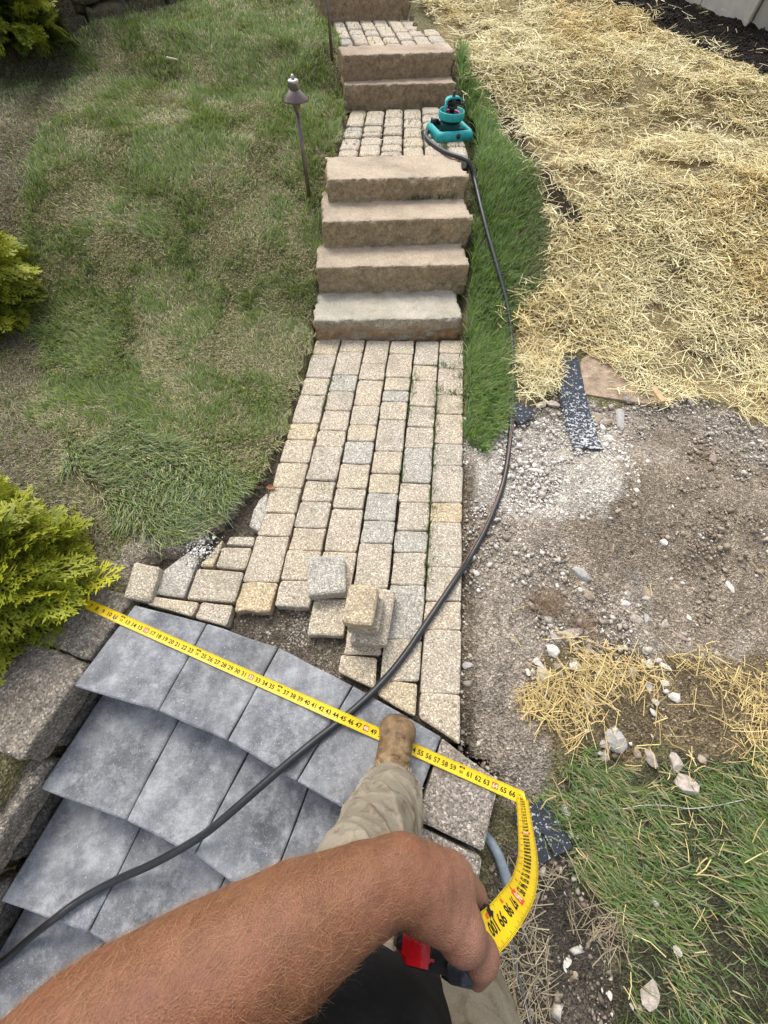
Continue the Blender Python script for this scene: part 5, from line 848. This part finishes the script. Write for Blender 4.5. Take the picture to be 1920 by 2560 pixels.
tag(person,'person in torn khaki trousers holding the tape measure out with a bare arm','person')
# arm hair
def arm_hair():
    tri=Va[Fa]; cen=tri.mean(1); nr=np.cross(tri[:,1]-tri[:,0],tri[:,2]-tri[:,0]); nr/=np.maximum(np.linalg.norm(nr,axis=1),1e-12)[:,None]
    if np.mean((cen-Va.mean(0))*nr)<0: nr=-nr
    e,wv=np.array(AR[0][:3]),np.array(AR[-1][:3]); ax=nrm(wv-e); t=(cen-e)@ax/np.linalg.norm(wv-e); w_=np.where((t>-.15)&(t<1.02),1.,0)*np.interp(t,[.7,1.0],[1,.5]); w_=w_+np.where((t>=1.02)&(t<1.22)&(cen[:,2]>.80),.10,0)
    w_=w_*np.clip(.55+nr@np.array([-.2,.6,.75]),.12,1.2); ids=rng.choice(len(cen),8500,p=w_/w_.sum()); o=cen[ids]+rng.normal(0,.001,(len(ids),3))*0; nv=nr[ids]; n=len(ids)
    flow=ax*rng.normal(.55,.35,(n,1))+np.array([.1,.35,-.65])*rng.normal(.5,.3,(n,1))+rng.normal(0,.45,(n,3)); flow-=nv*np.sum(flow*nv,1)[:,None]; flow/=np.linalg.norm(flow,axis=1)[:,None]
    L=np.clip(rng.lognormal(-4.65,.35,n),.004,.02)[:,None]; lift=rng.uniform(.25,.75,n)[:,None]; curl=np.cross(nv,flow)*rng.normal(0,.7,(n,1)); P=[]
    for u in(0,.35,.7,1.): P.append(o+flow*L*u+nv*L*lift*(u-.55*u*u)+curl*L*u*u)
    view=np.array(K['C'])-o; view/=np.linalg.norm(view,axis=1)[:,None]; s=np.cross(flow,nv+.3*rng.normal(0,1,(n,3))); s/=np.linalg.norm(s,axis=1)[:,None]; hw=.00009
    V=np.empty((n,8,3)); 
    for k in range(4): ww=hw*(1-.2*k); V[:,2*k]=P[k]-s*ww; V[:,2*k+1]=P[k]+s*ww
    b=np.arange(n)[:,None]*8; q=np.concatenate([b+np.array([[2*k,2*k+1,2*k+3,2*k+2]]) for k in range(3)],1).reshape(-1,4)
    o_=mesh('arm_hair',V.reshape(-1,3),[q],plain('brown_arm_hair',(.34,.19,.09),.5,.25),person); tag(o_,kind='stuff')
arm_hair()
# ---- clothing
def m_cloth(name,a,b,st,rough=.9,wv=900):
    s=N(name); c=s.ramp(s.noise(12,5,.65),[(.3,a),(.7,b)]); c=s.mix(s.ramp(s.noise(16,5,.7,None,1.),[(.50,0.),(.66,.8)]),c,st); c=s.mix(1.,c,s.ramp(s.noise(500,2),[(.3,.85),(.7,1.15)]),'MULTIPLY'); s.bump(s.mix(.4,s.noise(70,5,.7),s.noise(wv,2)),.6,.0025); return s.fin(c,rough,.15)
KH=m_cloth('khaki_canvas',(.21,.18,.13),(.335,.295,.23),(.12,.082,.05)); BK=m_cloth('black_jersey',(.008,.008,.009),(.016,.016,.018),(.02,.02,.021))
def trou_sdf(X,Y,Z):
    w1=vn3(X,Y,Z,9,11); w2=vn3(X,Y,Z,22,12); w3=vn3(X,Y,Z,5,13)
    l=chain(X,Y,Z,[(.068,-.155,.02,.088),(.058,-.172,.16,.085),(.032,-.205,.32,.083),(.0,-.25,.48,.090),(-.035,-.42,.72,.118)],(1,.92,1))
    rg=lambda q,k:(1-np.abs(np.sin(q)))**k
    l=l+.012*w1-.009*rg(26*Z+20*X+9*Y+5*w1+4*w3,3)*np.clip(1.3-np.abs(Z-.22)/.22,0,1)-.007*rg(-17*Z+27*X+10*w3+4*w1,4)-.004*rg(44*Z-25*X+8*w1,4)+.003*w2
    r=chain(X,Y,Z,[(.17,-.53,-.22,.085),(.178,-.42,.10,.083),(.185,-.36,.32,.090),(.15,-.43,.70,.122)])+.014*w1+.006*w2
    h=chain(X,Y,Z,[(-.02,-.43,.74,.12),(.13,-.43,.74,.12)]); s=smin(smin(l,r,.03),h,.05)
    hem=.066+.018*np.sin(38*X+2.)+.016*vn3(X,Y,0*Z,40,14)+.05*np.clip((-X+.025)/.05,0,1)*np.clip((Y+.13)/.05,0,1)+.55*np.clip(-.10-Y,0,1)*0
    s=np.where((Z<.25)&(Y>-.33),np.maximum(s,hem-Z),s); return s
Vp,Fp=surfnet(trou_sdf,(-.18,-.66,-.25),(.32,-.03,.80),.0052); tro=mesh('trousers',Vp,[Fp],KH,person,True)
# frayed threads along the torn hem
hv=Vp[(Vp[:,2]<.115)&(Vp[:,2]>.045)&(Vp[:,1]>-.26)&(Vp[:,0]<.2)]; k=hv[rng.choice(len(hv),1100)]; n=len(k); az=np.arctan2(k[:,1]+.16,k[:,0]-.076)+rng.normal(0,.7,n)
d=np.stack([np.cos(az),np.sin(az),rng.uniform(-1.2,.2,n)],1); d/=np.linalg.norm(d,axis=1)[:,None]; s_=np.cross(d,rng.normal(0,1,(n,3))); s_/=np.linalg.norm(s_,axis=1)[:,None]; L=rng.uniform(.002,.009,n)[:,None]
V=np.stack([k-s_*.0004,k+s_*.0004,k+d*L+s_*.0003,k+d*L-s_*.0003],1).reshape(-1,3); o=mesh('frayed_threads',V,[np.arange(n)[:,None]*4+np.array([[0,1,2,3]])],plain('thread',(.62,.57,.48),.9,.1),tro); tag(o,kind='stuff')
def shirt_sdf(X,Y,Z):
    w1=vn3(X,Y,Z,7,21); w2=vn3(X,Y,Z,19,22)
    t=chain(X,Y,Z,[(.135,-.462,.36,.150),(.095,-.455,.45,.152),(.02,-.425,.57,.154),(-.03,-.392,.68,.160),(-.07,-.40,.95,.150),(-.03,-.44,1.14,.13)],(.80,1,1)); t=smin(t,chain(X,Y,Z,[(-.175,-.43,1.215,.074),(.165,-.43,1.215,.074)]),.06); t=smin(t,chain(X,Y,Z,[(-.175,-.42,1.2,.075),(-.226,-.335,1.09,.069)]),.03); t=smin(t,chain(X,Y,Z,[(.165,-.42,1.2,.075),(.235,-.43,1.04,.07)]),.03)
    t=t+.010*w1+.004*w2+.004*np.sin(40*X+9*w1*3+12*Z); t=np.maximum(t,.39+.02*np.sin(9*X)-Z); return np.maximum(t,Z-1.30)
Vs,Fs=surfnet(shirt_sdf,(-.34,-.66,.35),(.36,-.18,1.32),.0075); mesh('shirt',Vs,[Fs],BK,person,True)
def hair_sdf(X,Y,Z): return np.maximum(chain(X,Y,Z,[(0,-.435,1.52,.098),(0,-.46,1.47,.088)],(1.1,1,1)),(Y+.385)*.7-(Z-1.50)*.6)
Vh,Fh=surfnet(hair_sdf,(-.14,-.60,1.34),(.14,-.28,1.66),.010); mesh('hair',Vh,[Fh],plain('brown_hair',(.10,.055,.03),.7,.3,90,.4,200,.004),person,True)
def m_boot():
    s=N('boot_leather'); c=s.ramp(s.noise(20,6,.68),[(.28,(.075,.045,.022)),(.48,(.19,.12,.058)),(.68,(.36,.26,.145))]); c=s.mix(s.ramp(s.noise(30,5,.7),[(.54,0.),(.66,.85)]),c,(.05,.03,.017)); c=s.mix(s.ramp(s.noise(8,4),[(.55,0.),(.8,.5)]),c,(.42,.34,.24)); s.bump(s.mix(.5,s.noise(90,6,.7),s.noise(260,3)),.6,.003); return s.fin(c,.62,.35)
BOOT=m_boot(); SOLE=plain('boot_sole',(.10,.075,.055),.85,.25,40,.4)
def boot(off,rot,cut):
    ca,sa=math.cos(rot),math.sin(rot)
    def loc(X,Y): x,y=X-off[0],Y-off[1]; return x*ca+y*sa,-x*sa+y*ca
    def f(X,Y,Z):
        x,y=loc(X,Y); z=Z-off[2]
        t=chain(x,y,z,[(-.022,.005,.041,.031),(.022,.003,.041,.031)]); t=smin(t,chain(x,y,z,[(-.001,-.02,.047,.044),(-.003,-.085,.062,.051),(-.004,-.15,.09,.050),(-.004,-.195,.10,.046)]),.03); t=smin(t,chain(x,y,z,[(-.006,-.20,.045,.042),(-.005,-.19,.12,.050),(-.005,-.195,.26,.060)]),.035)
        cr=.0035*np.sin(260*y+14*vn3(x,y,z,25,3)+40*x*x*25)*np.exp(-((y+.062)/.032)**2)*np.clip((z-.05)/.04,0,1); return np.maximum(np.maximum(t+cr+.0012*vn3(x,y,z,60,4),.020-z),z-.27)
    V,Fq=surfnet(f,(off[0]-.16,off[1]-.32,off[2]-.01),(off[0]+.16,off[1]+.10,off[2]+.29),.0038); b=mesh('boot',V,[Fq],BOOT,person,True)
    O=[(-.050,-.02),(-.046,.022),(-.030,.040),(.0,.046),(.028,.040),(.046,.022),(.051,-.02),(.050,-.06),(.043,-.11),(.038,-.16),(.040,-.205),(.028,-.238),(-.004,-.25),(-.036,-.238),(-.046,-.205),(-.043,-.16),(-.045,-.11),(-.050,-.06)]
    P=[(off[0]+x*ca-y*sa,off[1]+x*sa+y*ca) for x,y in O]; m=MB(); n=len(P); cx=np.mean(P,0); In=[cx+(np.array(p)-cx)*.97 for p in P]
    Vv=[(*p,off[2]+.001) for p in In]+[(*p,off[2]+.006) for p in P]+[(*p,off[2]+.024) for p in P]+[(*p,off[2]+.029) for p in In]; Fv=[tuple(range(n))[::-1],tuple(range(3*n,4*n))]
    for r in range(3):
        for k in range(n): k2=(k+1)%n; Fv.append((r*n+k,r*n+k2,(r+1)*n+k2,(r+1)*n+k))
    m.add(Vv,Fv); m.build('sole',SOLE,b)
boot((.076,.012,.005),math.radians(-4),0); boot((.172,-.34,-.30),math.radians(-6),0)
# ------------------------------------------------------------------ tape measure
IN=.0254; tx,ty,ta=D['TAPEV']
tape=empty('tape_measure',(D['CASE'][0]),'yellow tape measure pulled out over the grey slabs, red and black case in the hand','tape measure')
dg=np.array([math.cos(ta),math.sin(ta),0])
def gz(n): return .0045+.0205*np.exp(-((n-44.4)/3.2)**2)+.004*np.exp(-((n-6)/3)**2)+.002*max(0,(n-64)/3)
gp=[np.array([tx,ty,0])+dg*n*IN+np.array([0,0,gz(n)]) for n in np.arange(1.,67.4,.4)]
rise=spline(D['TK'],120); rise=rise-rise[0]+gp[-1]*1.0 if False else rise
off=gp[-1]-rise[0]; rise=rise+off*np.linspace(1,0,len(rise))[:,None]
CL=np.vstack([gp[:-1],rise]); ng=len(gp)-1
dS=np.concatenate([[0],np.cumsum(np.linalg.norm(np.diff(CL,axis=0),axis=1))]); SI=1.+dS/IN                     # inch reading along the blade
TT=np.gradient(CL,axis=0); TT/=np.linalg.norm(TT,axis=1)[:,None]
NN=np.tile([0,0,1.],(len(CL),1)); vw=np.array(K['C'])-CL; vw/=np.linalg.norm(vw,axis=1)[:,None]; bl=np.clip((np.arange(len(CL))-ng+2)/6.,0,1)[:,None]; NN=NN*(1-bl)+vw*bl
WW=np.cross(NN,TT); WW/=np.linalg.norm(WW,axis=1)[:,None]
tw=np.clip((np.arange(len(CL))-ng)/30.,0,1)
NN=np.cross(TT,WW); BWd=.0325
def bpos(s,t,up=0.):
    """blade point: inch reading s, across t in [-.5,.5] (+ = top of the figures)"""
    f=np.interp(s,SI,np.arange(len(CL))); i=np.clip(f.astype(int),0,len(CL)-2); u=(f-i)[:,None]
    c=CL[i]*(1-u)+CL[i+1]*u; w_=WW[i]*(1-u)+WW[i+1]*u; n_=NN[i]*(1-u)+NN[i+1]*u
    return c+w_*(t*BWd)[:,None]+n_*(.0022*(4*t*t-1)*-0+.0016*(4*t*t)+up)[:,None]
smax=SI[-1]; sN=SI; tN=np.linspace(-.5,.5,7); S_,T_=np.meshgrid(sN,tN,indexing='ij'); V=bpos(S_.ravel(),T_.ravel()); m_=len(tN)
V2=bpos(S_.ravel(),T_.ravel(),-.0004)
q=np.array([[i*m_+j,(i+1)*m_+j,(i+1)*m_+j+1,i*m_+j+1] for i in range(len(sN)-1) for j in range(m_-1)]); 
YEL=plain('tape_yellow',(.78,.55,.012),.42,.45,50,.10); INK=plain('tape_ink',(.012,.012,.012),.6,.3); RED=plain('tape_red',(.72,.08,.03),.5,.3)
blade=mesh('blade',np.vstack([V,V2]),[q,q[:,::-1]+len(V)],YEL,tape,True)
def glyphs(ch):
    cu=bpy.data.curves.new('glyph','FONT'); cu.body=ch; cu.size=1.; cu.offset=.022; cu.align_x='CENTER'; cu.align_y='CENTER'; cu.resolution_u=2; ob=bpy.data.objects.new('glyph',cu); COL.objects.link(ob)
    dgp=bpy.context.evaluated_depsgraph_get(); me=bpy.data.meshes.new_from_object(ob.evaluated_get(dgp)); me.calc_loop_triangles(); Vg=np.array([v.co[:2] for v in me.vertices]); Fg=np.array([t.vertices[:] for t in me.loop_triangles]); bpy.data.objects.remove(ob); bpy.data.curves.remove(cu); bpy.data.meshes.remove(me)
    c=(Vg.max(0)+Vg.min(0))/2; return Vg-[0 if len(ch)>1 else 0,c[1]],Fg
GL={}
def put(body,s,t,size,lst,up=.0005):
    if body not in GL: GL[body]=glyphs(body)
    Vg,Fg=GL[body]; P=bpos(s+Vg[:,0]*size/IN,t+Vg[:,1]*size/BWd,up); lst.append((P,Fg))
def quad(s0,s1,t0,t1,lst,up=.0003): lst.append((bpos(np.array([s0,s1,s1,s0]),np.array([t0,t0,t1,t1]),up),np.array([[0,1,2],[0,2,3]])))
def join(lst,name,mat):
    V=[];F=[];b=0
    for P,f in lst: V.append(P);F.append(f+b);b+=len(P)
    return mesh(name,np.vstack(V),[np.vstack(F)],mat,blade)
ink=[];red=[];pale=[]
for n in range(3,int(smax)):
    if n%16==0: quad(n-.36,n+.36,-.26,.24,red); put(str(n),n,-.01,.0150,pale,.0008)
    else:
        sz=.0190 if n<67.5 else .0165
        if n%12==0 and n<67: put(str(n),n,-.08,.0110,ink); put(str(n//12)+'F',n,.26,.0075,ink); quad(n-.30,n-.12,.18,.34,ink); quad(n+.16,n+.34,.18,.34,ink)
        else: put(str(n),n,-.02,sz,ink)
    if n>67 and n%2==0: put(str(n),n+.1,-.33,.007,red)
for e in range(int(3*8),int((smax-.1)*8)):
    s=e/8.; L=.17 if e%8==0 else .13 if e%4==0 else .08
    quad(s-.014,s+.014,.5-L,.49,ink); quad(s-.014,s+.014,-.49,-.5+L*.8,ink)
join(ink,'black_numerals',INK); tag(join(red,'red_marks',RED),kind='stuff'); tag(join(pale,'pale_numerals',plain('tape_pale',(.85,.75,.5),.5,.3)),kind='stuff')
# case
c0,c1,c2=[np.array(p) for p in D['CASE']]; ca_=nrm(c2-c1); vd=nrm(c0-np.array(K['C'])); cb=nrm(vd-ca_*(vd@ca_)); cc=np.cross(ca_,cb)
if cc@np.array(K['U'])<0: cc=-cc
def cbox(name,lo,hi,bev,mat,par,seg=3):
    bm=bmesh.new(); bmesh.ops.create_cube(bm,size=1); lo=np.array(lo);hi=np.array(hi)
    for v in bm.verts: p=(lo+hi)/2+np.array(v.co[:])*(hi-lo); v.co=Vector(c0+ca_*p[0]+cb*p[1]+cc*p[2])
    bmesh.ops.recalc_face_normals(bm,faces=bm.faces); bmesh.ops.bevel(bm,geom=bm.edges[:],offset=bev,segments=seg,affect='EDGES'); me=bpy.data.meshes.new(name); bm.to_mesh(me); bm.free(); me.polygons.foreach_set('use_smooth',np.ones(len(me.polygons),bool)); return link(name,me,mat,par)
case=cbox('case',(-.046,-.022,-.036),(.050,.062,.024),.010,plain('case_rubber',(.016,.016,.018),.5,.4,80,.3,200,.0008),tape)
cbox('red_panel',(-.044,-.0245,-.0345),(-.010,.045,.0225),.006,plain('case_red',(.50,.008,.012),.32,.5),case)
cbox('belt_clip',(.004,-.028,-.040),(.030,.03,-.012),.003,plain('clip_steel',(.05,.055,.065),.3,.5,Metallic=.6),case)
cbox('mouth',(.040,-.020,-.016),(.054,.010,.024),.004,BLKP,case)
